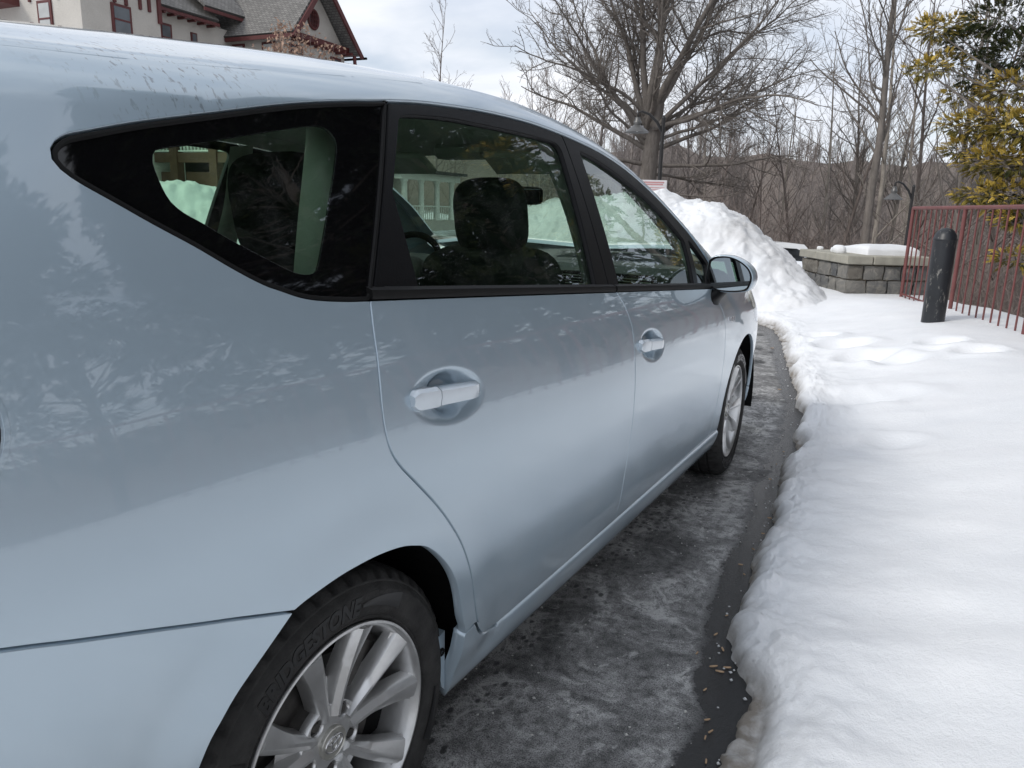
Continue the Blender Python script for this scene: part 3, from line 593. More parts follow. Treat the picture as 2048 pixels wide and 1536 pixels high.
    # inner skin behind the gaps, wheel housings
    inner=loop_(cr_([(YR,.22),(-.40,.22)],.05),arc(0,HUBZ,.40,195,-15,40),cr_([(.40,.22),(2.34,.22)],.06),arc(WB,HUBZ,.41,195,-15,40),cr_([(3.19,.22),(3.4,.24)],.05),cr_([(3.4,.24),(3.4,.66),(2.9,.88),(2.3,.93)],.05),cr_([(2.3,.93),(1.17,1.02),(.10,1.09),(-.13,1.14)],.05),cr_([(-.13,1.14),(-.38,1.29),(-.40,1.36)],.05),cr_([(-.40,1.36),(YR,1.30)],.05))
    panel('inner_skin',inner,(),DARK,car,side_map(-.045),sd,step=.08,gap=0,bev=.001,depth=.003)
    for cy in (0,WB):
        mb=MB(); n=28; v=[]
        for i in range(n+1):
            t=R(-9+198*i/n); rr=.385 if cy==0 else .40
            for x in (-.045,-.30): v.append((x,cy+rr*math.cos(t),HUBZ+rr*math.sin(t)))
        v.append((-.30,cy,HUBZ)); f=[(2*i,2*i+2,2*i+3,2*i+1) for i in range(n)]+[(2*i+1,2*i+3,2*n+2) for i in range(n)]
        if sd<0: v=[(2*XC-a,b,c) for a,b,c in v]
        mb.add(v,f); mb.obj('wheel_housing',DARK,car)
    # small bracket where the sill meets the rear housing
    mb=MB(); sx=lambda x: x if sd>0 else 2*XC-x
    mb.prism([(.280,.385),(.311,.392),(.311,.25),(.300,.262),(.284,.34)],-.062,-.040,lambda u,w,d:(sx(d),u,w)); br=mb.obj('bracket',PAINT,car,auto=30)
    mb=MB(); mb.lathe([(-.037,.003),(-.037,.009),(-.041,.0095)],14,'x',(0,.298,.348)); 
    if sd<0: mb.v=[(2*XC-a,b,c) for a,b,c in mb.v]
    mb.obj('bolt',DARK,br,smooth=True)
    # door handles
    for (cy,cz,par) in ((.266,.922,rd),(1.390,.855,fd)):
        y=np.linspace(-.117,.117,30); mb=MB(); P=[]; prof=[(-.012,-.012),(-.0135,.0125),(-.0115,.0185),(.0,.0205),(.0095,.0195),(.0135,.0125),(.012,-.012)]
        for a in y:
            yy=cy+a; zz=cz-.095*a; x0=float(xs(yy,zz)); ta=1-max(0,(abs(a)-.100)/.017)**2*.5; rise=.013-.022*max(0,(a-.06)/.057)**2-.004*max(0,(-a-.09)/.027)**2
            wid=(1.12 if a<-.045 else 1.0-.10*(a+.045)/.16)*ta
            P+=[(x0+rise-.019+px*1.05,yy,zz+pz*wid*1.32) for pz,px in prof]
        m=len(prof); P=np.array(P); 
        if sd<0: P[:,0]=2*XC-P[:,0]
        i0=9
        for a,b,nm in ((0,i0,'lock_cover'),(i0,29,'handle')):
            mb=MB(); seg=P[a*m:(b+1)*m].copy()
            if nm=='handle': seg[:m,1]+=.0022
            nn=b-a+1; mb.add(seg,[(i*m+k,(i+1)*m+k,(i+1)*m+(k+1)%m,i*m+(k+1)%m) for i in range(nn-1) for k in range(m)]+[tuple(range(m-1,-1,-1)),tuple((nn-1)*m+k for k in range(m))])
            mb.obj(nm,HANDLE,par,auto=40)
    # fuel flap / rear lamp kept simple
    if sd>0:
        fl=arc(-.565,1.045,.082,0,360,48)[:-1]
        panel('fuel_flap_ring',fl,[arc(-.565,1.045,.076,0,360,48)[:-1]],PAINT,car,side_map(.001),sd,gap=0,bev=.001,depth=.006)
        panel('fuel_flap',arc(-.565,1.045,.074,0,360,48)[:-1],(),DARK,car,side_map(.0015),sd,gap=0,bev=.003,depth=.004)
    # mirror
    def mx_(P):
        P=np.array(P,float)
        if sd<0: P[:,0]=2*XC-P[:,0]
        return P
    prof2=[(-.062,1.078),(-.040,1.094),(.012,1.098),(.060,1.083),(.098,1.055),(.114,1.02),(.108,.985),(.092,.966),(.040,.957),(-.015,.958),(-.045,.970),(-.058,.990),(-.066,1.03)]
    pp=cr_(prof2+[prof2[0]],.012)[:-1]; n=len(pp); cen=pp.mean(0); cx,cz=cen
    def ring(sc,y,dx=0,dz=0): return [(cx+(a-cx)*sc+dx,y,cz+(b-cz)*sc+dz) for a,b in pp]
    mb=MB(); rings=[ring(.95,2.185),ring(1.0,2.182),ring(1.03,2.19),ring(1.055,2.21),ring(1.03,2.245,.004),ring(.93,2.285,.004),ring(.72,2.318),ring(.40,2.335),ring(.02,2.338)]
    V=sum(rings,[]); F=[(i*n+k,(i+1)*n+k,(i+1)*n+(k+1)%n,i*n+(k+1)%n) for i in range(len(rings)-1) for k in range(n)]
    mi=empty('door_mirror',(0,0,0),parent=car)
    mb.add(mx_(V),F); mb.obj('housing',PAINT,mi,smooth=True)
    mb=MB(); rr=[ring(.99,2.180),ring(.975,2.176),ring(.91,2.180),ring(.89,2.192)]; V=sum(rr,[])
    mb.add(mx_(V),[(i*n+k,(i+1)*n+k,(i+1)*n+(k+1)%n,i*n+(k+1)%n) for i in range(3) for k in range(n)]); mb.obj('rim_seal',BLACKTRIM,mi,smooth=True)
    mb=MB(); V=ring(.905,2.187); mb.add(mx_([(a,b+.05*(a-cx)+.07*(c-cz),c) for a,b,c in V]+[(cx,2.187,cz)]),[(k,(k+1)%n,n) for k in range(n)]); g=mb.obj('mirror_glass',bpy.data.materials.get('mirror_silver') or plain('mirror_silver',(.42,.46,.48),.015,1.,.02,5),mi)
    mb=MB(); segs=[(-.045,2.19,.900,.075,.030),(-.040,2.20,.925,.065,.036),(-.022,2.225,.955,.040,.038),(-.012,2.245,.975,.035,.040)]
    V=[]; 
    for (x,y,z,ry,rx) in segs: V+=[(x+rx*math.cos(k*math.pi/6)*.9,y+ry*math.sin(k*math.pi/6),z-.012*math.sin(k*math.pi/6)) for k in range(12)]
    mb.add(mx_(V),[(i*12+k,(i+1)*12+k,(i+1)*12+(k+1)%12,i*12+(k+1)%12) for i in range(3) for k in range(12)]+[tuple(range(12))]); mb.obj('mirror_arm',BLACKTRIM,mi,smooth=True)
# ================================================================ roof, screen, bonnet, ends
HWQ=.66
def top_map(off=0.):
    def raw(Y,Q):
        s=np.clip(1-np.abs(Q)/HWQ,0,1); x,z=top(Y,s); x=np.where(Q<0,2*XC-x,x); return np.stack([x,Y,z],-1)
    def f(Y,Q):
        h=.003; P=raw(Y,Q); s=np.sign(Q); s[s==0]=1; Qc=np.where(np.abs(Q)>HWQ-2*h,s*(HWQ-2*h),Q)
        N=np.cross(raw(Y+h,Qc)-raw(Y-h,Qc),raw(Y,Qc+h)-raw(Y,Qc-h)); N/=np.linalg.norm(N,axis=1)[:,None]; N*=np.sign(N[:,2:3])
        _,Ns=side_map()(Y,zr(Y)); Ns=Ns.copy(); Ns[:,0]*=s
        w=sst(0,.10,1-np.abs(Q)/HWQ)[:,None]; N=Ns*(1-w)+N*w; N/=np.linalg.norm(N,axis=1)[:,None]
        return P+N*off,N
    return f
qs_=lambda q: 1-(q/HWQ)**2
def curve(fn,q0,q1,n=46): q=np.linspace(q0,q1,n); return np.stack([fn(q),q],-1)
hd=lambda q:1.70+.10*qs_(q); cw=lambda q:2.40+.44*qs_(q); nose=lambda q:3.36+.30*qs_(q)**.8
E_=HWQ; A_=HWQ-.045
st=lambda y0,y1,q:np.stack([np.linspace(y0,y1,max(3,int(abs(y1-y0)/.03))),np.full(max(3,int(abs(y1-y0)/.03)),q)],-1)
panel('roof',loop_(curve(lambda q:0*q+YR,-E_,E_),st(YR,2.40,E_),st(2.40,hd(np.array(A_)),A_),curve(hd,A_,-A_),st(hd(np.array(A_)),2.40,-A_),st(2.40,YR,-E_)),(),PAINT,car,top_map(),1,step=.05,gap=0,bev=.0008,depth=.012)
panel('windscreen',loop_(curve(hd,-A_,A_),st(hd(np.array(A_)),2.39,A_),curve(cw,A_,-A_),st(2.39,hd(np.array(A_)),-A_)),(),WSHIELD,car,top_map(-.004),1,step=.06,gap=.001,bev=.0005,depth=.0007)
B_=HWQ-.03
panel('bonnet',loop_(curve(lambda q:cw(q)+.03,-B_,B_),st(2.45,3.38,B_),curve(nose,B_,-B_),st(3.38,2.45,-B_)),(),PAINT,car,top_map(),1,step=.05,depth=.02)
for sd in (1,-1):   # black roof drip mouldings
    y=np.linspace(-.85,.0,60); q=np.full(60,sd*(HWQ-.25)); P,N=top_map(.002)(y,q); P=P+N*(-.010*np.linspace(0,1,60)[:,None]**2)
    mb=MB(); V=[]
    for p,nn in zip(P,N): V+=[tuple(p+np.array((-.008,0,-.004))),tuple(p+np.array((-.006,0,.003))),tuple(p+np.array((.006,0,.003))),tuple(p+np.array((.008,0,-.004)))]
    mb.add(V,[(i*4+k,(i+1)*4+k,(i+1)*4+k+1,i*4+k+1) for i in range(59) for k in range(3)]); mb.obj('roof_moulding',RUBBER,car)
def end_map(y0,bul,sgn,pw=.6):
    def raw(Q,Z):
        hw=np.maximum(.05,xs(np.full_like(Z,y0),Z)-XC); 
        return np.stack([XC+hw*Q,y0+sgn*bul(Z)*np.clip(1-np.abs(Q)**2.4,0,1),Z],-1)
    def f(Q,Z):
        h=.004; P=raw(Q,Z); Qc=np.clip(Q,-.98,.98); N=np.cross(raw(Qc+h,Z)-raw(Qc-h,Z),raw(Qc,Z+h)-raw(Qc,Z-h)); N/=np.linalg.norm(N,axis=1)[:,None]; N*=np.sign(N[:,1:2])*sgn; return P,N
    return f
rect=lambda a,b,c,d:loop_(cr_([(a,c),(b,c)],.04),cr_([(b,c),(b,d)],.04),cr_([(b,d),(a,d)],.04),cr_([(a,d),(a,c)],.04))
rb=lambda Z:np.interp(Z,[.2,.5,.9,1.0,1.38],[.02,.10,.09,.05,-.02])
zt=float(zr(YR))
panel('hatch',rect(-1,1,.62,zt),[rect(-.78,.78,1.05,zt-.06)],PAINT,car,end_map(YR,rb,-1),1,step=.06)
panel('rear_window',rect(-.78,.78,1.05,zt-.06),(),GLASS_R,car,end_map(YR,rb,-1),1,step=.06,bev=.0005,depth=.0007)
panel('rear_bumper',rect(-1,1,.22,.62),(),PAINT,car,end_map(YR,rb,-1),1,step=.06)
fb=lambda Z:np.interp(Z,[.2,.4,.6,.78],[.20,.27,.25,.20])
panel('front_bumper',rect(-1,1,.22,.76),[rect(-.55,.55,.30,.44)],PAINT,car,end_map(3.42,fb,1),1,step=.06)
panel('grille',rect(-.56,.56,.29,.45),(),DARK,car,end_map(3.40,fb,1),1,step=.08)
mb=MB(); mb.box((XC,1.25,.24),(1.55,4.2,.05)); mb.obj('floor_pan',DARK,car)
# ================================================================ cabin
def cush(name,parent,mat,c,size,rx=0,e1=.4,e2=.4):
    M=Matrix.Rotation(R(rx),4,'X'); v,f=superell(c,size,e1,e2,18,26,M); mb=MB(); mb.add(v,f); return mb.obj(name,mat,parent,smooth=True)
for sx in (-.47,-1.30):
    s=empty('front_seat',(0,0,0),parent=car)
    cush('seat_cushion',s,SEATM,(sx,1.52,.56),(.50,.56,.20)); cush('backrest',s,SEATM,(sx,1.21,.83),(.50,.17,.64),11)
    cush('headrest',s,SEATM,(sx,1.165,1.235),(.245,.125,.235),10,.55,.7)
    for d in (-.07,.07): mb=MB(); mb.tube([(sx+d,1.17,1.06),(sx+d,1.168,1.17)],.007,8); mb.obj('headrest_post',SILVERP,s)
s=empty('rear_seat',(0,0,0),parent=car)
cush('seat_cushion',s,SEATM,(XC,.70,.58),(1.28,.52,.18)); 
for sx in (-.50,-1.27): cush('backrest',s,SEATM,(sx,.41,.86),(.60,.16,.62),11); cush('headrest',s,SEATM,(sx,.345,1.245),(.26,.12,.25),10,.55,.65)
cush('headrest',s,SEATM,(XC,.36,1.12),(.25,.11,.11),12)
mb=MB()
mb.prism([(2.62,.92),(2.35,1.00),(2.02,1.045),(1.93,1.02),(1.92,.88),(1.98,.72),(2.0,.5),(2.62,.5)],-.12,-1.655,lambda u,w,d:(d,u,w)); dash=mb.obj('dashboard',DASHM,car,auto=30)
mb=MB(); mb.box((-.86,1.905,.97),(.20,.03,.20),Matrix.Rotation(R(-12),4,'X'),.008); con=mb.obj('centre_console',SILVERP,dash)
mb=MB(); [mb.box((-.92+.04*i,1.885,1.03),(.03,.012,.022)) for i in range(4)]; mb.obj('button',DARK,con)
for k,xx in enumerate((-.66,-.52,-.38,-.26)):
    mb=MB(); mb.box((xx,1.925,.985),(.125,.03,.075),None,.006); ve=mb.obj('air_vent',DARK,dash)
    mb=MB(); [mb.box((xx,1.907,.963+.011*i),(.115,.006,.003)) for i in range(5)]; mb.obj('slat',TRIMG,ve)
mb=MB(); mb.box((-.46,1.915,.925),(.56,.02,.012),None,.003); mb.obj('trim_strip',TRIMG,dash)
sw=empty('steering_wheel',(-1.30,1.80,.97),parent=car); sw.rotation_euler=(R(65),0,0)
mb=MB(); mb.tube([(.185*math.cos(t),.185*math.sin(t),0) for t in np.linspace(0,2*math.pi,41)],.015,8,False); mb.obj('rim',DARK,sw,smooth=True)
v,f=superell((0,0,.01),(.20,.15,.06)); mb=MB(); mb.add(v,f); mb.obj('airbag_pad',DASHM,sw,smooth=True)
mb=MB(); [mb.tube([(0,0,0),(.185*math.cos(a),.185*math.sin(a),0)],.013,6) for a in (0,math.pi,-math.pi/2)]; mb.obj('spoke',DASHM,sw,smooth=True)
v,f=superell((0,0,0),(.25,.035,.075),.35,.35); mb=MB(); mb.add(v,f); rm=mb.obj('rear_view_mirror',DARK,car,smooth=True); rm.location=(-.87,2.00,1.315); rm.rotation_euler=(R(4),0,R(22))
mb=MB(); mb.box((0,-.0182,0),(.225,.002,.056),None,.0005); mb.obj('mirror_glass',bpy.data.materials['mirror_silver'],rm)
# inner pillar trims and head lining
def inner_strip(name,pts,w,off,mat,sd,n=24):
    p=cr_(pts,.02); t=np.gradient(p,axis=0); t/=np.hypot(*t.T)[:,None]; nn=np.stack([-t[:,1],t[:,0]],-1); V=[];F=[]
    for i,(a,b) in enumerate(zip(p,nn)):
        for k,(u,dx) in enumerate(((-1,0),(-.6,-.02),(.6,-.02),(1,0))):
            q=a+b*u*w/2; x=float(xs(q[0],min(q[1],float(zr(q[0]))-.004)))-off+dx; V.append((x if sd>0 else 2*XC-x,q[0],q[1]))
    F=[(i*4+k,i*4+k+1,(i+1)*4+k+1,(i+1)*4+k) for i in range(len(p)-1) for k in range(3)]
    mb=MB(); mb.add(V,F); return mb.obj(name,mat,car,smooth=True)
for sd in (1,-1):
    inner_strip('pillar_trim',[(.02,1.08),(.085,1.20),(.18,1.36),(.22,1.45)],.13,.045,TRIMG,sd)
    inner_strip('pillar_trim',[(1.135,1.02),(1.15,1.25),(1.12,1.46)],.10,.05,TRIMG,sd)
    inner_strip('pillar_trim',[(2.20,1.02),(2.03,1.20),(1.80,1.33),(1.55,1.425)],.09,.055,TRIMG,sd)
    inner_strip('roof_lining_edge',[(-.85,1.36),(-.2,1.42),(.3,1.47),(.8,1.50),(1.2,1.487),(1.5,1.43)],.06,.05,TRIMG,sd)
    inner_strip('rear_pillar_trim',[(-.30,1.20),(-.36,1.30),(-.25,1.38)],.16,.05,TRIMG,sd)
    inner_strip('door_card',[(.12,.98),(1.1,.95),(2.1,.88)],.20,.06,DASHM,sd)
panel('head_lining',loop_(curve(lambda q:0*q-.80,-.60,.60),st(-.80,1.60,.60),curve(lambda q:1.62+.10*qs_(q),.60,-.60),st(1.60,-.80,-.60)),(),TRIMG,car,top_map(-.045),1,step=.12,depth=.004)
for sx in (-.50,-1.27): mb=MB(); mb.box((sx,1.60,1.425),(.50,.03,.13),Matrix.Rotation(R(60),4,'X'),.012); mb.obj('sun_visor',TRIMG,car)
mb=MB(); mb.box((XC,1.64,1.47),(.24,.10,.06),None,.02); mb.obj('overhead_console',TRIMG,car)
mb=MB(); mb.box((XC,-.42,.80),(1.36,.86,.03)); mb.obj('load_floor',DASHM,car)
# ================================================================ wheels
TYRE=plain('tyre_rubber',(.034,.033,.032),.8,0,.35,25,.25,220,spec=.3)
LETTER=plain('raised_tyre_lettering',(.007,.007,.0075),.35,0,.1,60)
ALLOY=plain('silver_alloy',(.64,.64,.635),.36,.85,.20,9,.05,120,coat=.3)
IRON=plain('brake_iron',(.09,.085,.08),.55,.8,.25,40)
CAPM=plain('centre_cap_silver',(.50,.49,.45),.32,.7,.08,60)
def text_mesh(txt,size,depth,shear=0.,bold=0.):
    cu=bpy.data.curves.new('lettering','FONT'); cu.body=txt; cu.size=size; cu.extrude=depth; cu.shear=shear; cu.align_x='CENTER'; cu.resolution_u=3; cu.space_character=1.0; cu.offset=bold
    o=bpy.data.objects.new('lettering',cu); col.objects.link(o); dg=bpy.context.evaluated_depsgraph_get(); me=bpy.data.meshes.new_from_object(o.evaluated_get(dg)); bpy.data.objects.remove(o); bpy.data.curves.remove(cu)
    V=np.empty(len(me.vertices)*3); me.vertices.foreach_get('co',V); F=[tuple(p.vertices) for p in me.polygons]; bpy.data.meshes.remove(me); return V.reshape(-1,3),F
def make_wheel():
    w=empty('wheel',(0,0,0),parent=car)
    n=300; prof=[(-.205,.222),(-.210,.27),(-.200,.305),(-.186,.319),(-.150,.3225),(-.147,.315),(-.139,.315),(-.136,.323),(-.108,.3235),(-.105,.316),(-.097,.316),(-.094,.3235),(-.066,.323),(-.063,.316),(-.056,.316),(-.053,.3225),(-.036,.3205),(-.026,.3165),(-.019,.311),(-.013,.303),(-.0115,.3005),(-.0120,.2985),(-.0060,.2915),(-.0028,.2865),(-.0020,.2845),(-.0020,.2495),(-.0035,.2460),(-.010,.238),(-.0135,.2365),(-.0125,.233),(-.018,.227),(-.024,.2225)]
    th=np.linspace(0,2*math.pi,n,endpoint=False); V=[]
    for k,t in enumerate(th):
        g=1.0 if (k%6) in (0,1) else 0.
        for (x,r) in prof:
            rr=r
            if r>.309 and x>-.05: rr=r-.0085*g*min(1,(r-.303)/.010)
            elif r>.318: rr=r-.004*(1 if ((k+int(x*400))%6)==0 else 0)
            V.append((x,rr*math.cos(t),rr*math.sin(t)))
    m=len(prof); F=[(i*m+k,((i+1)%n)*m+k,((i+1)%n)*m+k+1,i*m+k+1) for i in range(n) for k in range(m-1)]
    mb=MB(); mb.add(V,F); mb.obj('tyre',TYRE,w,auto=50)
    for txt,a0 in (('BRIDGESTONE',104),('BRIDGESTONE',284)):
        T,TF=text_mesh(txt,.040,.0009,.22,.0018); T[:,1]-=T[:,1].min(); r0=.2510; hgt=T[:,1].max(); T[:,0]*=.93
        r=r0+T[:,1]/hgt*.0325; t=R(a0)-T[:,0]/.2655
        xsurf=np.full(len(r),-.0019)
        mb=MB(); mb.add(np.stack([xsurf+T[:,2]+.0004,r*np.cos(t),r*np.sin(t)],-1),TF); mb.obj('lettering',LETTER,w)
    for a0,a1 in ((52,76),(146,170),(232,256),(326,350)):   # raised sidewall swooshes
        mb=MB(); tt=np.radians(np.linspace(a0,a1,18)); V=[]
        for i,t in enumerate(tt):
            q=i/17; ra=.254+.008*q; rb_=.2845-.016*q
            V+=[(.0009,ra*math.cos(t),ra*math.sin(t)),(.0011,(ra+rb_)/2*math.cos(t),(ra+rb_)/2*math.sin(t)),(-.0008,rb_*math.cos(t),rb_*math.sin(t))]
        mb.add(V,[(i*3+k,(i+1)*3+k,(i+1)*3+k+1,i*3+k+1) for i in range(17) for k in range(2)]); mb.obj('sidewall_flash',LETTER,w,smooth=True)
    mb=MB(); mb.lathe([(-.023,.2235),(-.012,.2275),(-.0095,.2265),(-.009,.222),(-.014,.2165),(-.024,.2125),(-.040,.2085),(-.075,.203),(-.12,.196),(-.18,.205)],120,'x'); mb.obj('rim',ALLOY,w,auto=40)
    # hub face with five lug wells
    def flat(Y,Z):
        rr=np.hypot(Y,Z); x=-.041-.10*np.clip(rr-.035,0,1)**1.5; N=np.stack([np.ones_like(x),.10*Y/np.maximum(rr,.01)*.3,.10*Z/np.maximum(rr,.01)*.3],-1); N/=np.linalg.norm(N,axis=1)[:,None]; return np.stack([x,Y,Z],-1),N
    lug=[R(90+72*k+36-5) for k in range(5)]
    wells=[arc(.057*math.cos(a),.057*math.sin(a),.0155,0,360,25)[:-1] for a in lug]
    panel('hub',arc(0,0,.074,0,360,90)[:-1],wells,ALLOY,w,flat,1,step=.012,gap=0,bev=.0015,depth=.022)
    for a in lug:
        c=(0,.057*math.cos(a),.057*math.sin(a)); mb=MB(); mb.lathe([(-.064,.0),(-.064,.0165)],16,'x',c); mb.lathe([(-.064,.0108),(-.047,.0105),(-.044,.0085),(-.0435,.0)],6,'x',c); mb.obj('lug_nut',IRON,w,auto=30)
    # ten bladed spokes
    for k in range(10):
        pair=k//2; s=-1 if k%2==0 else 1; base=R(90+72*pair-5); V=[]; nr=12
        for i in range(nr):
            q=i/(nr-1); r=.050+(.2145-.050)*q; ang=base+s*(R(11)+R(7.2)*q); 
            xf=-.038+.024*q**1.4; w1=.0112+.0162*q**1.1; dpt=.030+.012*(1-q)
            cr=w1*(.35-.75*q)*s
            pts=[(-w1*1.05,xf-dpt),(-w1*.98,xf-.010),(-w1*.86,xf-.004),(cr-.003,xf+.0045),(cr+.003,xf+.0045),(w1*.86,xf-.004),(w1*.98,xf-.010),(w1*1.05,xf-dpt)]
            for (tv,x) in pts:
                V.append((x,r*math.cos(ang)-tv*math.sin(ang),r*math.sin(ang)+tv*math.cos(ang)))
        F=[(i*8+j,(i+1)*8+j,(i+1)*8+j+1,i*8+j+1) for i in range(nr-1) for j in range(7)]+[tuple(range(8)),tuple((nr-1)*8+j for j in range(8))]
        mb=MB(); mb.add(V,F); mb.obj('spoke',ALLOY,w,auto=32)
        # web flaring into the rim at the blade's end
        a=base+s*R(18.2); V=[]
        for i in range(7):
            q=i/6; r=.185+.034*q; hw=.020+.022*q**2; x=-.020+.006*q-.002
            for j in range(7):
                u=-1+2*j/6; tv=u*hw; V.append((x-.012*abs(u)**1.5*(1-.3*q),r*math.cos(a)-tv*math.sin(a),r*math.sin(a)+tv*math.cos(a)))
        mb=MB(); mb.add(V,[(i*7+j,(i+1)*7+j,(i+1)*7+j+1,i*7+j+1) for i in range(6) for j in range(6)]); mb.obj('spoke_foot',ALLOY,w,smooth=True)
    for pair in range(5):   # V-shaped pocket floor between the two blades of a pair
        base=R(90+72*pair-5); V=[]
        for i in range(6):
            q=i/5; r=.060+.060*q
            for j in range(5): a=base+R(-12+6*j); V.append((-.050+.0*q-.010*q,r*math.cos(a),r*math.sin(a)))
        mb=MB(); mb.add(V,[(i*5+j,(i+1)*5+j,(i+1)*5+j+1,i*5+j+1) for i in range(5) for j in range(4)]); mb.obj('spoke_web',ALLOY,w,smooth=True)
    mb=MB(); mb.lathe([(-.046,.0315),(-.036,.0312),(-.034,.0300),(-.0335,.0285),(-.0352,.0275),(-.0352,.0)],48,'x'); cp=mb.obj('centre_cap',CAPM,w,auto=40)
    for (ry,rz,cz) in ((.0215,.0150,0),(.0068,.0135,.0008),(.0150,.0058,.0070)):
        mb=MB(); mb.tube([(-.0345,ry*math.cos(t),cz+rz*math.sin(t)) for t in np.linspace(0,2*math.pi,41)],.0017,6,False); mb.obj('emblem',CHROME,w,smooth=True)
    mb=MB(); mb.lathe([(-.085,.075),(-.080,.15),(-.095,.151),(-.095,.03)],60,'x'); mb.lathe([(-.060,.0),(-.060,.07),(-.085,.078)],40,'x'); mb.obj('brake_disc',IRON,w,auto=30)
    mb=MB(); mb.box((-.088,.115,.085),(.05,.06,.11),Matrix.Rotation(R(-40),4,'X'),.012); mb.obj('brake_caliper',IRON,w)
    mb=MB(); mb.lathe([(-.13,.0),(-.13,.195)],40,'x'); mb.obj('back_plate',DARK,w)
    return w
def copy_tree(o,parent=None):
    c=o.copy(); col.objects.link(c); c.parent=parent
    for ch in [x for x in bpy.data.objects if x.parent==o]: copy_tree(ch,c)
    return c
w0=make_wheel(); w0.location=(-.030,0,HUBZ); w0.rotation_euler=(R(4),0,0)
w1=copy_tree(w0,car); w1.location=(-.040,WB,HUBZ); w1.rotation_euler=(R(-31),0,R(3))
for y in (0,WB):
    w2=copy_tree(w0,car); w2.location=(2*XC+.035,y,HUBZ); w2.rotation_euler=(R(20),0,math.pi)
# badge on the fender
T,TF=text_mesh('HYBRID',.030,.0012,.0,.0004); T[:,0]*=1.25; P=[]
yy=2.432+T[:,0]; zz=.806+T[:,1]*1.05-.08*T[:,0]; xx=xs(yy,zz)+.0015+T[:,2]
mb=MB(); mb.add(np.stack([xx,yy,zz],-1),TF); mb.obj('fender_badge',CHROME,car)
# ================================================================ things beyond the bank
def in_box(m,x0,x1,y0,y1,z0,z1): return None
BOLL=plain('worn_black_post_paint',(.018,.02,.024),.42,0,.3,14,.2,90)
def worn(name,c,c2,scale=(1,1,1),lo=.6,hi=.7,rough=.5,metal=0.):
    m,t,b=new_mat(name); v=coords(t); n=noise(t,coords(t,scale),1.,6,.7)
    base=ramp(t,noise(t,v,6,5),[(.3,tuple(x*.8 for x in c)),(.7,tuple(x*1.2 for x in c))])
    t.links.new(mixc(t,ramp(t,n,[(lo,0.),(hi,1.)]),base,c2),b.inputs['Base Color']); b.inputs['Roughness'].default_value=rough; b.inputs['Metallic'].default_value=metal; bump(t,b,n,.15,.004); return m
BOLL=worn('scuffed_black_paint',(.016,.018,.022),(.26,.25,.23),(26,26,9),.585,.70,.4)
bo=empty('bollard',(.705,7.10,.33)); tag(bo,'scuffed black round bollard standing in the snow before the red fence','bollard')
mb=MB(); mb.lathe([(-.3,.097),(.735,.097)],40); mb.obj('post',BOLL,bo,smooth=True)
mb=MB(); mb.lathe([(.735,.097),(.742,.1005),(.752,.1005),(.757,.097),(.79,.088),(.82,.070),(.842,.044),(.852,.0)],40); mb.obj('dome_cap',BOLL,bo,auto=40)
RED=worn('dull_red_fence_paint',(.165,.055,.052),(.11,.07,.055),(30,30,8),.62,.72,.5)
fe=empty('railing_fence',(.29,9.85,.30)); tag(fe,'dark red metal railing fence with thin upright bars behind the bollard','fence')
fd_=Vector((.317,-.948,0)).normalized(); SP=1.72; NP=8
mb=MB(); mb.tube([(0,0,1.075)]+[tuple(fd_*(SP*NP)+Vector((0,0,1.075)))],.021,10); mb.obj('top_rail',RED,fe,auto=40)
mb=MB(); mb.tube([tuple(fd_*.02+Vector((0,0,.02))),tuple(fd_*(SP*NP)+Vector((0,0,.02)))],.012,8); mb.obj('bottom_rail',RED,fe,auto=40)
mb=MB(); mb.tube([(0,0,-.35),(0,0,1.08)],.021,10); po=mb.obj('post',RED,fe,auto=40)
mb=MB(); mb.tube([(0,0,-.10),(0,0,1.06)],.0092,6); ba=mb.obj('bar',RED,fe,auto=50)
for k in range(NP+1):
    o=po if k==0 else link(po.copy(),fe); o.location=fd_*SP*k
for k in range(NP):
    for j in range(1,10):
        o=ba if (k==0 and j==1) else link(ba.copy(),fe); o.location=fd_*(SP*k+SP*j/10.)
# stone pier
STONE=[]
for i,c in enumerate(((.17,.17,.168),(.21,.21,.203),(.24,.232,.215),(.20,.182,.155),(.14,.145,.15))):
    m,t,b=new_mat('rough_field_stone'); v=coords(t); n=noise(t,v,9,7,.7,.6); n2=noise(t,v,45,5,.7)
    t.links.new(mixc(t,ramp(t,n,[(.45,0.),(.7,.8)]),tuple(x*.8 for x in c),(.33,.31,.27)),b.inputs['Base Color']); b.inputs['Roughness'].default_value=.9; bump(t,b,math_(t,'ADD',n,math_(t,'MULTIPLY',n2,.5)),.8,.03); STONE.append(m)
MORTAR=plain('pale_mortar',(.30,.26,.20),.95,0,.2,20,.4,60); CAPS=plain('limestone_cap',(.36,.345,.29),.85,0,.18,7,.3,50)
PC=Vector((-.36,9.78,.0)); pa=Vector((-.503,.864,0)); pb=Vector((.864,.503,0)); LA,LB=1.55,1.10
pier=empty('stone_pier',tuple(PC)); tag(pier,'low square fieldstone pier with pale slab coping and snow on top','stone wall')
Mp=Matrix((( pa.x,pb.x,0,0),(pa.y,pb.y,0,0),(0,0,1,0),(0,0,0,1)))
mb=MB(); mb.prism([(.045,.045),(LA-.045,.045),(LA-.045,LB-.045),(.045,LB-.045)],-.2,.65,lambda u,w,d:tuple(Mp@Vector((u,w,d)))); mb.obj('mortar_core',MORTAR,pier)
rng=random.Random(5)
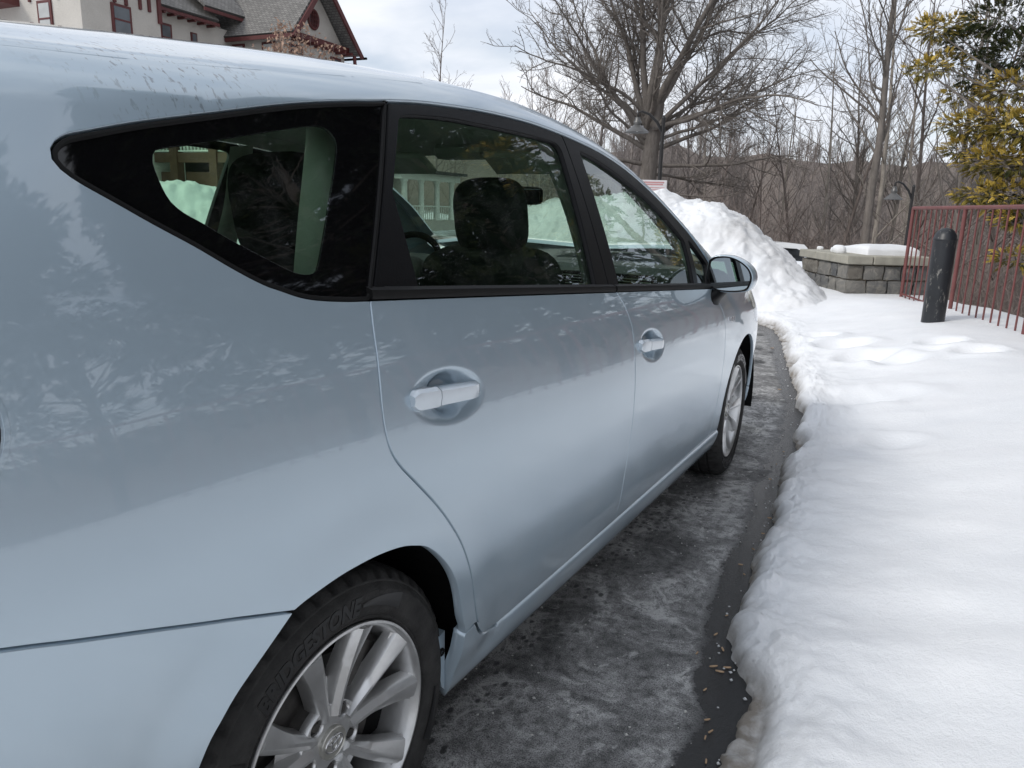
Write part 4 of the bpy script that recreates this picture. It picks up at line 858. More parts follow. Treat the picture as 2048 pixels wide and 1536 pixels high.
def stone(u0,u1,z0,z1,face):
    bm=bmesh.new(); bmesh.ops.create_cube(bm,size=1); dx,dz,dy=(u1-u0)-.022,(z1-z0)-.02,.16
    bmesh.ops.subdivide_edges(bm,edges=bm.edges[:],cuts=2,use_grid_fill=True)
    for v in bm.verts:
        p=v.co; r=rng.uniform(-1,1); e=max(abs(p.x),abs(p.z))>.45
        v.co=Vector((p.x*dx+rng.uniform(-.008,.008),p.y*dy+(.018 if (not e and p.y<0) else .0)*-rng.uniform(.2,2.2)+rng.uniform(-.010,.010),p.z*dz+rng.uniform(-.008,.008)))
    V=[v.co.copy() for v in bm.verts]; bm.verts.index_update(); F=[tuple(q.index for q in f.verts) for f in bm.faces]; bm.free()
    out=[]
    for p in V:
        uu=(u0+u1)/2+p.x; zz=(z0+z1)/2+p.z; dd=p.y+.08
        q=Vector((uu,dd,zz)) if face==0 else (Vector((dd,uu,zz)) if face==1 else (Vector((uu,LB-dd,zz)) if face==2 else Vector((LA-dd,uu,zz))))
        out.append(tuple(Mp@q))
    mb=MB(); mb.add(out,F); mb.obj('stone',rng.choice(STONE),pier,auto=45)
for face,Ln in ((0,LA),(1,LB),(2,LA),(3,LB)):
    for row,(z0,z1) in enumerate(((-.10,.27),(.27,.46),(.46,.65))):
        u=0.; 
        while u<Ln-.05:
            w=rng.uniform(.17,.44); w=Ln-u if u+w>Ln-.16 else w
            stone(u,u+w,z0,z1,face); u+=w
for (u0,u1,w0,w1) in ((-.045,.50,-.045,.30),(.505,1.0,-.045,.30),(1.005,LA+.045,-.045,.30),(-.045,.30,.305,.70),(-.045,.30,.705,LB+.045),(LA-.30,LA+.045,.305,LB+.045),(.305,LA-.305,LB-.30,LB+.045),(.305,LA-.305,.305,LB-.305)):
    mb=MB(); c=Mp@Vector(((u0+u1)/2,(w0+w1)/2,.712)); mb.box(tuple(c),(u1-u0-.006,w1-w0-.006,.108),Mp,.010); mb.obj('coping_slab',CAPS,pier)
rng2=random.Random(8)
cs=PC+Mp@Vector((.85,.70,0))
def sl(a,b):
    r=max(abs(a),abs(b))**4; return .13*max(0,1-r)**.35*(.75+.25*math.cos(a*2+1))
heap('snow_slab',(cs.x,cs.y),math.atan2(pa.y,pa.x),.60,.36,sl,'smooth slab of snow lying on the stone pier coping',11.,(60,60),.25,.768,.0,'snow')
def snow_lump(name,p,s,label,seed,group=None):
    v,f=superell((0,0,0),s,.7,.7,9,12); v=[(a*(1+.3*mnoise.noise(Vector((a*9+seed,b*9,c*9)))),b*(1+.3*mnoise.noise(Vector((a*9,b*9+seed,c*9)))),c*(1+.3*mnoise.noise(Vector((a*9,b*9,c*9+seed))))) for a,b,c in v]
    mb=MB(); mb.add(v,f); o=mb.obj(name,SNOW,None,smooth=True); o.location=p; return tag(o,label,'snow lump',group)
for k,(u,w,s) in enumerate(((.62,.12,.14),(.86,.16,.08),(1.45,.20,.07))):
    q=PC+Mp@Vector((u,w,.768+s*.33)); snow_lump('snow_lump',tuple(q),(s*1.3,s,s*.9),'small broken chunk of snow on the pier coping edge',k*7.,'snow chunks on the pier')
# street lamps
LMP=plain('dark_lamp_metal',(.022,.021,.021),.5,.2,.15,20); SHD=plain('grey_lamp_shade',(.12,.118,.115),.35,.4,.12,20)
def street_lamp(post,shade_dx,ground,top,label,ang):
    o=empty('street_lamp',(post[0],post[1],ground)); S=1.12 if post[0]<-3 else .95; o.scale=(S,S,1.); h=top-ground; d=Vector((math.cos(ang),math.sin(ang),0)); tag(o,label,'lamp','gooseneck lamps along the drive')
    mb=MB(); mb.tube([(0,0,-.2),(0,0,h-.35),(0,0,h-.33),(0,0,h)],[.055,.042,.042,.042],12); mb.lathe([(h-.02,.042),(h,.05),(h+.05,.03),(h+.07,0)],12); mb.lathe([(-.2,.11),(.25,.11),(.3,.06)],14); mb.obj('post',LMP,o,auto=40)
    pts=[d*(.0)+Vector((0,0,h-.35)),d*.14+Vector((0,0,h-.10)),d*.32+Vector((0,0,h+.08)),d*.48+Vector((0,0,h+.14)),d*.56+Vector((0,0,h+.12)),d*.57+Vector((0,0,h-.02))]
    q=[tuple(p) for p in pts]; mb=MB(); mb.tube(q,[.035,.034,.03,.026,.024,.024],8); mb.obj('arm',LMP,o,smooth=True)
    c=d*.57; mb=MB(); mb.lathe([(h-.36,.272),(h-.355,.276),(h-.18,.075),(h-.16,.085),(h-.10,.085),(h-.07,.06),(h-.0,.055),(h+.01,.02)],28,'z',(c.x,c.y,0)); mb.lathe([(h-.36,.262),(h-.19,.07)],28,'z',(c.x,c.y,0)); mb.obj('lamp_shade',SHD,o,auto=40)
    v,f=superell((c.x,c.y,h-.27),(.12,.12,.14),1,1,9,12); mb=MB(); mb.add(v,f); mb.obj('bulb',plain('frosted_bulb',(.7,.7,.68),.4),o,smooth=True)
    return o
rt_=math.atan2(_r.y,_r.x)
street_lamp((-5.86,18.0),0,-.6,3.50,'black gooseneck street lamp in front of the great oak trunk',rt_+math.pi)
street_lamp((-.44,24.15),0,-2.0,2.10,'black gooseneck street lamp against the woods behind the stone pier',rt_+math.pi)
# notice sign
sg=empty('notice_sign',(-3.98,12.32,0)); tag(sg,'white notice board with faint red printed lines behind the snow heap','sign')
WHT=plain('white_sign_panel',(.80,.76,.76),.5,0,.05,20); SRED=plain('faded_red_print',(.62,.30,.30),.6)
Ms=Matrix.Rotation(rt_,4,'Z')
mb=MB(); mb.box((0,0,1.58),(.50,.012,.42),Ms,.003); mb.obj('panel',WHT,sg)
mb=MB(); mb.tube([tuple(Ms@Vector((0,.03,-.2))),tuple(Ms@Vector((0,.03,1.8)))],.022,8); mb.obj('post',LMP,sg)
for k,(z,w) in enumerate(((1.75,.40),(1.715,.36),(1.66,.42),(1.625,.42),(1.59,.42),(1.555,.40),(1.50,.42),(1.465,.38))):
    mb=MB(); q=Ms@Vector((0,-.0075,z)); mb.box(tuple(q),(w,.002,.012 if k>1 else .022),Ms); mb.obj('printed_line',SRED,sg)
# white car far down the drive
SUVW=plain('white_car_paint',(.78,.78,.77),.25,0,.03,3,coat=.6); SUVG=plain('dark_car_glass',(.012,.013,.014),.05); 
sv=empty('white_suv',(-3.28,24.8,-1.30),rt_+math.pi); tag(sv,'white estate car with dark side glass parked behind the snow heap','car')
side=[(-.05,.45),(-.05,.95),(.05,1.12),(.22,1.56),(.32,1.66),(.9,1.71),(2.2,1.68),(3.1,1.15),(4.2,1.02),(4.5,.85),(4.55,.45),(4.1,.30),(.4,.30)]
def suvsec(poly,hw,name,mat,parent,tuck=.20,bz=1.05):
    mb=MB(); n=len(poly); V=[]
    for s in (-1,1):
        for (u,z) in poly: V.append((u,s*(hw-max(0,z-bz)*tuck/.6),z))
    for s in (-1,1):
        pass
    mb.add(V,[tuple(range(n-1,-1,-1)),tuple(range(n,2*n))]+[(i,(i+1)%n,n+(i+1)%n,n+i) for i in range(n)]); return mb.obj(name,mat,parent,auto=35)
suvsec(side,.90,'body',SUVW,sv)
for s in (-1,1):
    for pts in ([(.30,1.15),(.36,1.45),(.55,1.53),(1.05,1.55),(1.05,1.13)],[(1.12,1.13),(1.12,1.55),(1.95,1.54),(1.98,1.12)],[(2.05,1.12),(2.02,1.53),(2.25,1.50),(2.9,1.12)]):
        mb=MB(); V=[]
        for d in (0,.012):
            for (u,z) in pts: V.append((u,s*(.885-max(0,z-1.05)*.20/.6+d+.008),z))
        n=len(pts); mb.add(V,[tuple(range(n)),tuple(range(n,2*n))]+[(i,(i+1)%n,n+(i+1)%n,n+i) for i in range(n)]); mb.obj('side_window',SUVG,sv)
    for u in (.85,3.55):
        mb=MB(); mb.lathe([(0,.0),(0,.20),(-.01,.22),(.0,.33),(-.10,.345),(-.2,.33),(-.2,.0)],28,'z'); mb.v=[(u+a,s*(.90+c*1.),.34+b) for a,b,c in mb.v]; mb.obj('wheel',TYRE,sv,auto=40)
    mb=MB(); mb.box((0.0,s*.80,1.05),(.10,.14,.20),None,.02); mb.obj('tail_light',plain('red_tail_lamp',(.35,.02,.02),.2),sv)
mb=MB(); mb.box((.13,0,1.33),(.03,1.25,.38),Matrix.Rotation(R(18),4,'Y'),.01); mb.obj('rear_window',SUVG,sv)
# wood chips on the wet asphalt
CHIP=plain('pale_wood_chip',(.46,.31,.19),.7,0,.3,60,.2,200)
CH=[(.35,1.09,.026,.6),(.372,1.075,.026,0.05),(.385,1.105,.024,.4),(.36,.97,.016,1.2),(.40,.85,.018,.7),(.42,.81,.018,1.1),(.415,.78,.017,1.7),(.44,.70,.018,1.8),(.31,1.26,.02,1.2),(.29,1.13,.017,1.5),(.35,1.19,.024,2.1),(.31,1.39,.013,.9),(.26,1.78,.018,.2),(.29,1.71,.014,2.4),(.27,1.94,.017,2.5),(.27,2.11,.016,.3),(.26,2.29,.02,.1),(.16,2.79,.018,.5),(.14,3.04,.014,2.0),(.13,3.28,.016,1.0),(-.19,4.82,.03,.3),(-.60,6.6,.04,.2)]
for k,(x,y,l,a) in enumerate(CH):
    v,f=superell((0,0,0),(l*1.0,l*.26,.005),.8,.6,6,10); rk=random.Random(k)
    v=[(p,q+.12*p*p/l*rk.choice((-1,1)),z+abs(p)**2/l*.12) for p,q,z in v]; mb=MB(); mb.add(v,f); o=mb.obj('wood_chip',CHIP,None,smooth=True); o.location=(x,y,.0045); o.rotation_euler=(rk.uniform(-.2,.2),rk.uniform(-.1,.1),a)
    tag(o,'pale wood chip in the close group of three on the wet asphalt' if k<3 else ('pale wood chip on the asphalt ahead of the front wheel' if k>=20 else 'single pale wood chip lying on the wet asphalt along the snow edge'),'wood chip','wood chips on the asphalt')
# salt grains and snow crumbs nobody could count
rg=np.random.default_rng(4); V=[];F=[]
def crumb(p,s):
    b=len(V); q=[(1,0,0),(-1,0,0),(0,1,0),(0,-1,0),(0,0,1),(0,0,-.6)]; 
    for a in q: j=rg.uniform(.6,1.2,3); V.append((p[0]+a[0]*s*j[0],p[1]+a[1]*s*j[1],p[2]+a[2]*s*j[2]*.8))
    F.extend([(b+i,b+j,b+k) for i,j,k in ((0,2,4),(2,1,4),(1,3,4),(3,0,4),(2,0,5),(1,2,5),(3,1,5),(0,3,5))])
for _ in range(420):
    y=rg.uniform(.2,5)**1.0; ex=float(np.interp(y,[p[1] for p in EDGE[:19]],[p[0] for p in EDGE[:19]])); x=ex-rg.uniform(.06,.75)
    crumb((x,y,.001),abs(rg.normal(.0022,.0016))+.001)
tag(mesh_np('salt_grains',V,F,plain('salt_white',(.6,.59,.56),.7),None,True),'scattered white salt grains on the asphalt','salt grains',kind='stuff')
V=[];F=[]
for _ in range(120):
    k=rg.integers(150,len(PATH)-150); e=rg.exponential(.05)-.03; p=PATH[k]+NRM[k]*(e-.02); crumb((p[0],p[1],.006),min(.0065,abs(rg.normal(.003,.003))+.0015))
tag(mesh_np('snow_crumbs',V,F,SNOW,None,True,attr={'dirt':np.full(len(V),.35)}),'grey icy snow crumbs along the foot of the bank','snow crumbs',kind='stuff')
# ================================================================ trees
def tubes(polys):
    """polys: list of (pts (m,3), radii (m,), sides) -> V,F"""
    VV=[];FF=[];b=0
    for pts,rad,n in polys:
        pts=np.asarray(pts); m=len(pts); T=np.gradient(pts,axis=0); T/=np.maximum(np.linalg.norm(T,axis=1),1e-9)[:,None]
        a=np.array([.31,.17,.93]) if abs(T[0,2])<.8 else np.array([.9,.3,.2]); X=np.cross(T,a); X/=np.maximum(np.linalg.norm(X,axis=1),1e-9)[:,None]; Y=np.cross(T,X)
        t=np.arange(n)*2*np.pi/n; V=pts[:,None]+(X[:,None]*np.cos(t)[:,None]+Y[:,None]*np.sin(t)[:,None])*np.asarray(rad)[:,None,None]
        VV.append(V.reshape(-1,3)); i=np.arange(m-1)[:,None]*n; k=np.arange(n)[None]
        FF.append(np.stack([i+k,i+(k+1)%n,i+n+(k+1)%n,i+n+k],-1).reshape(-1,4)+b); b+=m*n
    return np.vstack(VV),np.vstack(FF)
def branch(rng,p,d,L,r0,r1,seg,wob,up=0.):
    pts=[p]; d=d/np.linalg.norm(d); n=max(2,int(L/seg)); h=L/n
    for i in range(n):
        d=d+rng.normal(0,wob,3)+np.array([0,0,up*h/max(L,.1)]); d/=np.linalg.norm(d); pts.append(pts[-1]+d*h)
    return np.array(pts),np.linspace(r0,r1,n+1)
def twig_out(rng,tree,pts,rad,level,P):
    """spawn children along a branch"""
    if level>=len(P): return
    c=P[level]; Lp=np.linalg.norm(np.diff(pts,axis=0),axis=1).sum(); n=max(1,int(rng.poisson(c['n']*Lp) if c.get('dens') else c['n']+rng.integers(-1,2)))
    for k in range(n):
        q=c['from']+(1-c['from'])*(k+rng.uniform(.1,.9))/n; i=min(len(pts)-2,int(q*(len(pts)-1))); f=q*(len(pts)-1)-i
        p=pts[i]*(1-f)+pts[i+1]*f; t=pts[i+1]-pts[i]; t/=np.linalg.norm(t); rp=rad[i]*(1-f)+rad[i+1]*f
        a=rng.normal(0,1,3); a-=t*(a@t); a/=np.linalg.norm(a); ang=math.radians(rng.uniform(*c['ang'])); d=t*math.cos(ang)+a*math.sin(ang)
        L=c['len']*Lp*rng.uniform(.6,1.25)*(1.15-.6*q); r=min(rp*.75,max(c.get('rmin',.004),rp*c['rad']))
        b,br=branch(rng,p,d,L,r,max(r*.35,c.get('rmin',.004)*.6),c['seg'],c['wob'],c['up']); tree.append((b,br,c['sides'],level)); twig_out(rng,tree,b,br,level+1,P)
BARK=[]
for nm,c in (('grey_oak_bark',(.185,.165,.148)),('pale_tulip_bark',(.30,.27,.235)),('dark_wood_bark',(.175,.147,.132)),('brown_twig_bark',(.235,.195,.175)),('far_haze_paled_bark',(.27,.24,.225))):  # last bark is paled and greyed to stand in for distance haze
    m,t,b=new_mat(nm); v=coords(t,(1,1,.25)); n=noise(t,v,7,6,.7); t.links.new(ramp(t,n,[(.3,tuple(x*.65 for x in c)),(.7,tuple(x*1.3 for x in c))]),b.inputs['Base Color']); b.inputs['Roughness'].default_value=.95; b.inputs['Specular IOR Level'].default_value=.1; bump(t,b,n,.7,.03); BARK.append(m)
def tree_obj(name,polys,loc,mats,label,group=None,crown_level=1):
    o=empty(name,loc); tag(o,label,'tree',group)
    a=[p[:3] for p in polys if p[3]<crown_level]; b=[p[:3] for p in polys if p[3]>=crown_level]
    mesh_np('trunk',*tubes(a),mats[0],o,True); mesh_np('crown',*tubes(b),mats[1],o,True); return o
# --- the great oak
rng=np.random.default_rng(21); oak=[]
tr,rd_=branch(rng,np.array([0,0,-.6]),np.array([.02,0,1.]),10.2,.62,.44,.8,.02); rd_[0]=.82; rd_[1]=.67; oak.append((tr,rd_,14,0))
PO=[dict(n=1.3,dens=1,**{'from':.25},ang=(30,60),len=.38,rad=.50,rmin=.03,seg=.45,wob=.13,up=.25,sides=5),
    dict(n=2.3,dens=1,**{'from':.15},ang=(28,65),len=.46,rad=.46,rmin=.014,seg=.28,wob=.17,up=.2,sides=4),
    dict(n=4.2,dens=1,**{'from':.10},ang=(25,65),len=.52,rad=.46,rmin=.008,seg=.22,wob=.2,up=.15,sides=3),
    dict(n=4.4,dens=1,**{'from':.15},ang=(25,60),len=.55,rad=.5,rmin=.006,seg=.2,wob=.2,up=.1,sides=3)]
# limbs: (height, lateral right, depth, up, length, radius) in the plane facing the drive
LIM=[(9.3,-.10,.05,1,15,.34),(9.5,.06,-.1,1,16,.36),(9.4,.22,.15,1,15,.33),(9.0,.42,-.1,1,15,.34),(8.6,.62,.1,1,14.5,.30),(8.3,.95,-.2,.75,12,.26),(9.0,-.32,.2,1,13,.28),(8.2,-.62,-.1,1,11.5,.27),(7.6,-.95,.15,.62,10,.24),(7.4,1.0,.1,.28,9.5,.23),(6.6,1.0,-.25,.10,9,.21),(6.7,-1.0,-.1,.22,9,.21),(5.9,-1.0,.25,.02,8,.18),(6.1,.9,.3,-.02,7.5,.16),(8.8,.1,.9,.6,11,.25),(8.5,-.2,-.9,.5,11,.25),(5.2,.8,-.3,-.12,6.,.13),(4.9,-.8,.3,-.1,5.5,.12)]
rh=np.array([_r.x,_r.y,0]); rh/=np.linalg.norm(rh); fh=np.array([-rh[1],rh[0],0])
for h,a,dp,u,Ln,r in LIM:
    p=np.array([0,0,h-.6]); d=rh*a+fh*dp+np.array([0,0,u]); b,br=branch(rng,p,d,Ln*(.98 if a>0 else .84),r*.66,.025,.55,.05 if u>.5 else .09,.06 if u>.5 else .35); oak.append((b,br,8,1)); twig_out(rng,oak,b,br,0,PO)
for k in range(14):
    a=rng.uniform(-1,1); b,br=branch(rng,np.array([0,0,rng.uniform(7.5,9.4)-.6]),rh*a+fh*rng.uniform(-.7,.7)+np.array([0,0,rng.uniform(.25,1.1)]),rng.uniform(9,14)*(1 if a>0 else .85),rng.uniform(.09,.17),.02,.5,.08,.15); oak.append((b,br,8,1)); twig_out(rng,oak,b,br,0,PO)
oak=[(p,r,s,min(l,1) if s<8 else l) for p,r,s,l in oak]
oak=[(p,r,s,(0 if s>=8 else 1)) for p,r,s,l in oak]
tree_obj('oak_tree',oak,(-16.1,44.1,float(terrain(-16.1,44.1))-.2),(BARK[0],BARK[0]),'huge spreading bare oak with thick grey limbs behind the street lamp')
# --- slender woodland trees: a few kinds, many copies
def wood_kind(seed,H,r,lean,first,dense=1.,sides=3,fine=True):
    rng=np.random.default_rng(seed); t=[]
    tr,rd_=branch(rng,np.array([0,0,-.5]),np.array([lean,0,1.]),H,r,r*.12,.7,.022); t.append((tr,rd_,8,0))
    P=[dict(n=1.5*dense,dens=1,**{'from':first},ang=(28,58),len=.24,rad=.42,rmin=.02,seg=.5,wob=.11,up=.5,sides=4),
       dict(n=1.9,dens=1,**{'from':.15},ang=(25,55),len=.42,rad=.5,rmin=.012,seg=.4,wob=.15,up=.35,sides=3),
       dict(n=2.4,dens=1,**{'from':.15},ang=(25,55),len=.5,rad=.5,rmin=.009,seg=.4,wob=.18,up=.25,sides=3)]
    if fine: P.append(dict(n=2.2,dens=1,**{'from':.2},ang=(20,55),len=.55,rad=.55,rmin=.007,seg=.4,wob=.18,up=.2,sides=3))
    twig_out(rng,t,tr,rd_,0,P); return [(p,r_,s,(0 if s==8 else 1)) for p,r_,s,l in t]
KINDS=[wood_kind(31,19,.21,.03,.30,1.3),wood_kind(32,17,.15,-.05,.22,1.2),wood_kind(33,15,.13,.04,.15,1.3),wood_kind(34,21,.24,.0,.38,1.2),wood_kind(35,11,.09,.08,.10,1.6)]
KM=[(tubes([p[:3] for p in k if p[3]==0]),tubes([p[:3] for p in k if p[3]==1])) for k in KINDS]
KT=[]; 
def kind_mesh(i,bark):
    def mk(V,F,nm):
        o=mesh_np(nm,V,F,BARK[bark],None,True); me=o.data; bpy.data.objects.remove(o); return me
    return mk(*KM[i][0],'trunk'),mk(*KM[i][1],'crown')
KMESH=[kind_mesh(0,0),kind_mesh(1,1),kind_mesh(2,2),kind_mesh(3,0),kind_mesh(4,3)]
def put(kind,x,y,s,rz,label,group='bare trees at the edge of the woods'):
    o=empty('bare_tree',(x,y,float(terrain(x,y))-.3),rz); o.scale=(s,s,s); tag(o,label,'tree',group)
    for nm,me in zip(('trunk','crown'),KMESH[kind]): link(bpy.data.objects.new(nm,me),o)
    return o
def at(px,dist):
    """world x,y in the direction of a column of the picture, dist metres away"""
    dx=(px-1024)/1507.83; d=Vector((_f.x,_f.y,0))+Vector((_r.x,_r.y,0))*dx; d=Vector((_f.x+_r.x*dx,_f.y+_r.y*dx)); d.normalize(); return CAMP[0]+d.x*dist,CAMP[1]+d.y*dist
put(3,*at(1693,40),1.05,.3,'tall straight bare tree rising behind the stone pier')
put(1,*at(1712,43),1.1,2.2,'pale slender leaning trunk beside the tall straight tree')
WT_=[(1845,40,2,1.1),(1880,36,0,.85),(1770,50,1,1.0),(1800,44,2,1.15),(1640,48,2,1.0),(1610,54,1,1.0),(1560,52,2,.95),(1660,55,0,.9),(1740,57,3,.8),(1910,47,1,1.),(1960,42,2,1.1),(2000,52,0,.9),(2040,46,1,1.05),(1500,58,4,1.2),(1530,62,1,.9),(1460,60,2,.9),(1420,64,4,1.2),(1380,66,1,.85),(2075,40,3,.9),(2110,50,2,1.1)]
for k,(px,d,kd,s) in enumerate(WT_): put(kd,*at(px,d),s,k*1.7,('sturdy grey barked bare tree in the leafless wood','thin pale barked bare tree in the leafless wood','dark barked many branched bare tree in the leafless wood','tall grey bare tree with high branches in the leafless wood','low bushy bare sapling at the edge of the leafless wood')[kd])
for k,(px,d,kd,s) in enumerate(((870,92,2,1.22),(845,96,4,1.2),(820,100,4,1.05),(900,100,4,1.2),(1015,84,4,1.05),(1050,80,4,1.15),(1078,78,2,.80),(1105,82,4,1.1),(990,90,4,1.),(1135,76,4,1.1))): put(kd,*at(px,d),s*1.24,k*2.3,'distant bare treetop showing over the car roof','far treetops over the roof')
# the wood behind, one mass
WK=[wood_kind(41+i,h,r,.03,f,1.2,3,False) for i,(h,r,f) in enumerate(((15,.16,.25),(13,.13,.15),(16,.17,.3),(10,.09,.1),(12,.11,.12)))]
def thin_(p):
    i=np.unique(np.r_[np.arange(0,len(p[0]),3),len(p[0])-1]); return p[0][i],p[1][i]
KW=[(tubes([(*thin_(p),5) for p in k if p[3]==0]),tubes([(thin_(p)[0],thin_(p)[1]*1.3,3) for p in k if p[3]==1])) for k in WK]
rng=np.random.default_rng(77); VV=[];FF=[];b=0
for k in range(700):
    px=rng.uniform(1060,2350); d=float(rng.choice([rng.uniform(55,100),rng.uniform(90,260)])); x,y=at(px,d); kd=int(rng.choice([1,2,2,4,4,0])); s=rng.uniform(.6,1.0); a=rng.uniform(0,6.28); z=float(terrain(x,y))-.3
    for part in KW[kd]:
        V,F=part; c,sn=math.cos(a),math.sin(a); W=np.stack([V[:,0]*c-V[:,1]*sn,V[:,0]*sn+V[:,1]*c,V[:,2]],-1)*s+np.array([x,y,z]); VV.append(W.astype(np.float32)); FF.append(F+b); b+=len(W)
    if sum(len(f) for f in FF)> 290000: break
tag(mesh_np('bare_woodland',np.vstack(VV),np.vstack(FF),BARK[4],None,True),'dense mass of bare brown woodland in the background','woodland',kind='stuff')
# the far ridge, hundreds of small trees more
LK=wood_kind(61,13,.16,.02,.18,1.0,3,False); LK=[p for p in LK if p[3]==0]+[p for p in LK if p[3]==1][:150]; LV,LF=tubes([(p[0][::2] if len(p[0])>4 else p[0],(p[1][::2] if len(p[0])>4 else p[1])*1.3,3) for p in LK])
VV=[];FF=[];b=0
for k in range(230):
    px=rng.uniform(1000,2400) if k<180 else rng.uniform(-200,1000); d=rng.uniform(150,300); x,y=at(px,d); s=rng.uniform(.7,1.15); a=rng.uniform(0,6.28); c,sn=math.cos(a),math.sin(a)
    W=np.stack([LV[:,0]*c-LV[:,1]*sn,LV[:,0]*sn+LV[:,1]*c,LV[:,2]],-1)*s+np.array([x,y,float(terrain(x,y))-.5]); VV.append(W.astype(np.float32)); FF.append(LF+b); b+=len(W)
tag(mesh_np('ridge_woodland',np.vstack(VV),np.vstack(FF),BARK[4],None,True),'far wooded ridge of bare trees against the sky','woodland',kind='stuff')
# thicket of stems under the trees
polys=[]
for k in range(2400):
    px=rng.uniform(1120,2300); d=rng.uniform(34,80); x,y=at(px,d); L=rng.uniform(1.5,5.5); p,r=branch(rng,np.array([x,y,float(terrain(x,y))-.2]),np.array([rng.normal(0,.3),rng.normal(0,.3),1.]),L,.020,.009,L/4.,.14); polys.append((p,r,3))
    for q in range(4):
        i=rng.integers(1,len(p)-1); bb,br=branch(rng,p[i],np.array([rng.normal(0,.8),rng.normal(0,.8),.8]),L*.45,.009,.004,L*.15,.2); polys.append((bb,br,3))
tag(mesh_np('brush_thicket',*tubes(polys),BARK[3],None,True),'tangled leafless brush on the wooded slope','brush',kind='stuff')
# --- golden cypress beyond the fence, darker conifers along it
def foliage_mat(nm,dark,mid,tip):
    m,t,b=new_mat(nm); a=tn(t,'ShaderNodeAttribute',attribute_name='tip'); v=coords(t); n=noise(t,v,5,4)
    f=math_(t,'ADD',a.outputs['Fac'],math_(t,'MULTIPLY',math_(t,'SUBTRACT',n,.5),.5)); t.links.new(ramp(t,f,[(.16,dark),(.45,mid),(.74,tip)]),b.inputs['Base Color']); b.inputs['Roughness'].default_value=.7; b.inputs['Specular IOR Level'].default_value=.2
    b.inputs['Subsurface Weight'].default_value=0.; return m
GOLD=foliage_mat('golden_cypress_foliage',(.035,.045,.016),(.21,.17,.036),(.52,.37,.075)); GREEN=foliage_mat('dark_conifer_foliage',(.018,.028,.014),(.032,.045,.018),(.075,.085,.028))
def sprays(rng,clusters,per,ls=1.):
    """flat drooping fronds over each cluster (x,y,z,r,gold)"""
    P=[];D=[];T=[]
    for (x,y,z,r,g) in clusters:
        n=max(4,int(per*r*r/.1)); u=rng.normal(0,1,(n,3)); u/=np.linalg.norm(u,axis=1)[:,None]; u[:,2]=u[:,2]*.7+.15; q=rng.uniform(.35,1.0,n)**.6
        P.append(np.array([x,y,z])+u*(r*q)[:,None]*np.array([1,1,.6])); D.append(u+rng.normal(0,.3,(n,3))); T.append(g*(.25+.75*np.clip((q-.5)/.4,0,1))*rng.uniform(.7,1.2,n)*np.where(u[:,2]>.05,1.,.6))  # gold outer growth, plus lit tops and shaded undersides put into the tone
    P=np.vstack(P); D=np.vstack(D); T=np.concatenate(T); D/=np.linalg.norm(D,axis=1)[:,None]; N=len(P)
    S=np.cross(D,np.array([0,0,1.])+rng.normal(0,.35,(N,3))); S/=np.maximum(np.linalg.norm(S,axis=1),1e-6)[:,None]; U=np.cross(S,D)
    L=(rng.uniform(.09,.20,N)*ls)[:,None]; V=[];A=[]
    for j in range(7):
        t=.12+.82*j/6; B=P+D*L*t+U*L*.12*t-np.array([0,0,1.])*L*.22*t*t
        for sg in ((-1,1) if j<6 else (0,)):
            d=D*(.75 if sg else 1.)+S*sg*.72-np.array([0,0,.35*t]); d=d/np.linalg.norm(d,axis=1)[:,None]; l=L*(.36-.16*t)*rng.uniform(.7,1.2,(N,1)); w=np.cross(d,U); w=w/np.maximum(np.linalg.norm(w,axis=1),1e-6)[:,None]*l*.30
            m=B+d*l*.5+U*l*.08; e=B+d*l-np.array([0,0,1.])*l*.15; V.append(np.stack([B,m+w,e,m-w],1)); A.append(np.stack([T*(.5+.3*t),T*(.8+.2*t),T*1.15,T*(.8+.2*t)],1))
    V=np.concatenate(V).reshape(-1,3); A=np.concatenate(A).reshape(-1); return V,np.arange(len(V)).reshape(-1,4),A
CL=[(.3,8.72,3.18,.29),(.41,8.92,2.86,.29),(.28,8.42,2.74,.22),(.42,9.32,3.29,.34),(.69,9.13,3.08,.4),(.92,8.73,3.22,.45),(1.1,8.73,2.88,.38),(.76,8.33,2.16,.34),(1.01,8.13,2.16,.36),(1.19,7.92,2.08,.35),(.75,8.23,1.93,.24),(1.,8.13,1.78,.36),(1.22,7.92,1.77,.35),(.94,8.03,1.49,.27),(1.15,7.92,1.45,.35),(1.31,7.81,1.27,.29),(1.3,7.72,.9,.23),(.78,8.93,2.69,.26),(.62,9.03,2.56,.23),(1.09,8.43,2.51,.37)]
rng=np.random.default_rng(5); C=np.array(CAMP); cl=[]
TB=np.array([1.86,10.35,-.25])
for k,(x,y,z,r) in enumerate(CL):
    p=C+(np.array([x,y,z])-C)*1.27; cl.append((*p,r*1.12,.25 if k in (5,6,4,17) else 1.0))
for k in range(30):
    h=rng.uniform(1.2,7.5); a=rng.uniform(-2.3,1.5); rr_=rng.uniform(.6,1.0)*(1.9-.16*h); cl.append((TB[0]+.25+rr_*math.cos(a),TB[1]+rr_*math.sin(a),h,rng.uniform(.3,.5),rng.uniform(.3,1.)))
cy=empty('golden_cypress',tuple(TB)); tag(cy,'golden leaved cypress tree leaning over the red fence','tree')
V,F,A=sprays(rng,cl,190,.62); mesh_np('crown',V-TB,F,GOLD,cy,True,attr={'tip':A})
pl=[]; tr,rd_=branch(rng,np.array([0,0,-.3]),np.array([.01,.0,1.]),8.0,.15,.03,.5,.02); pl.append((tr,rd_,10)); 
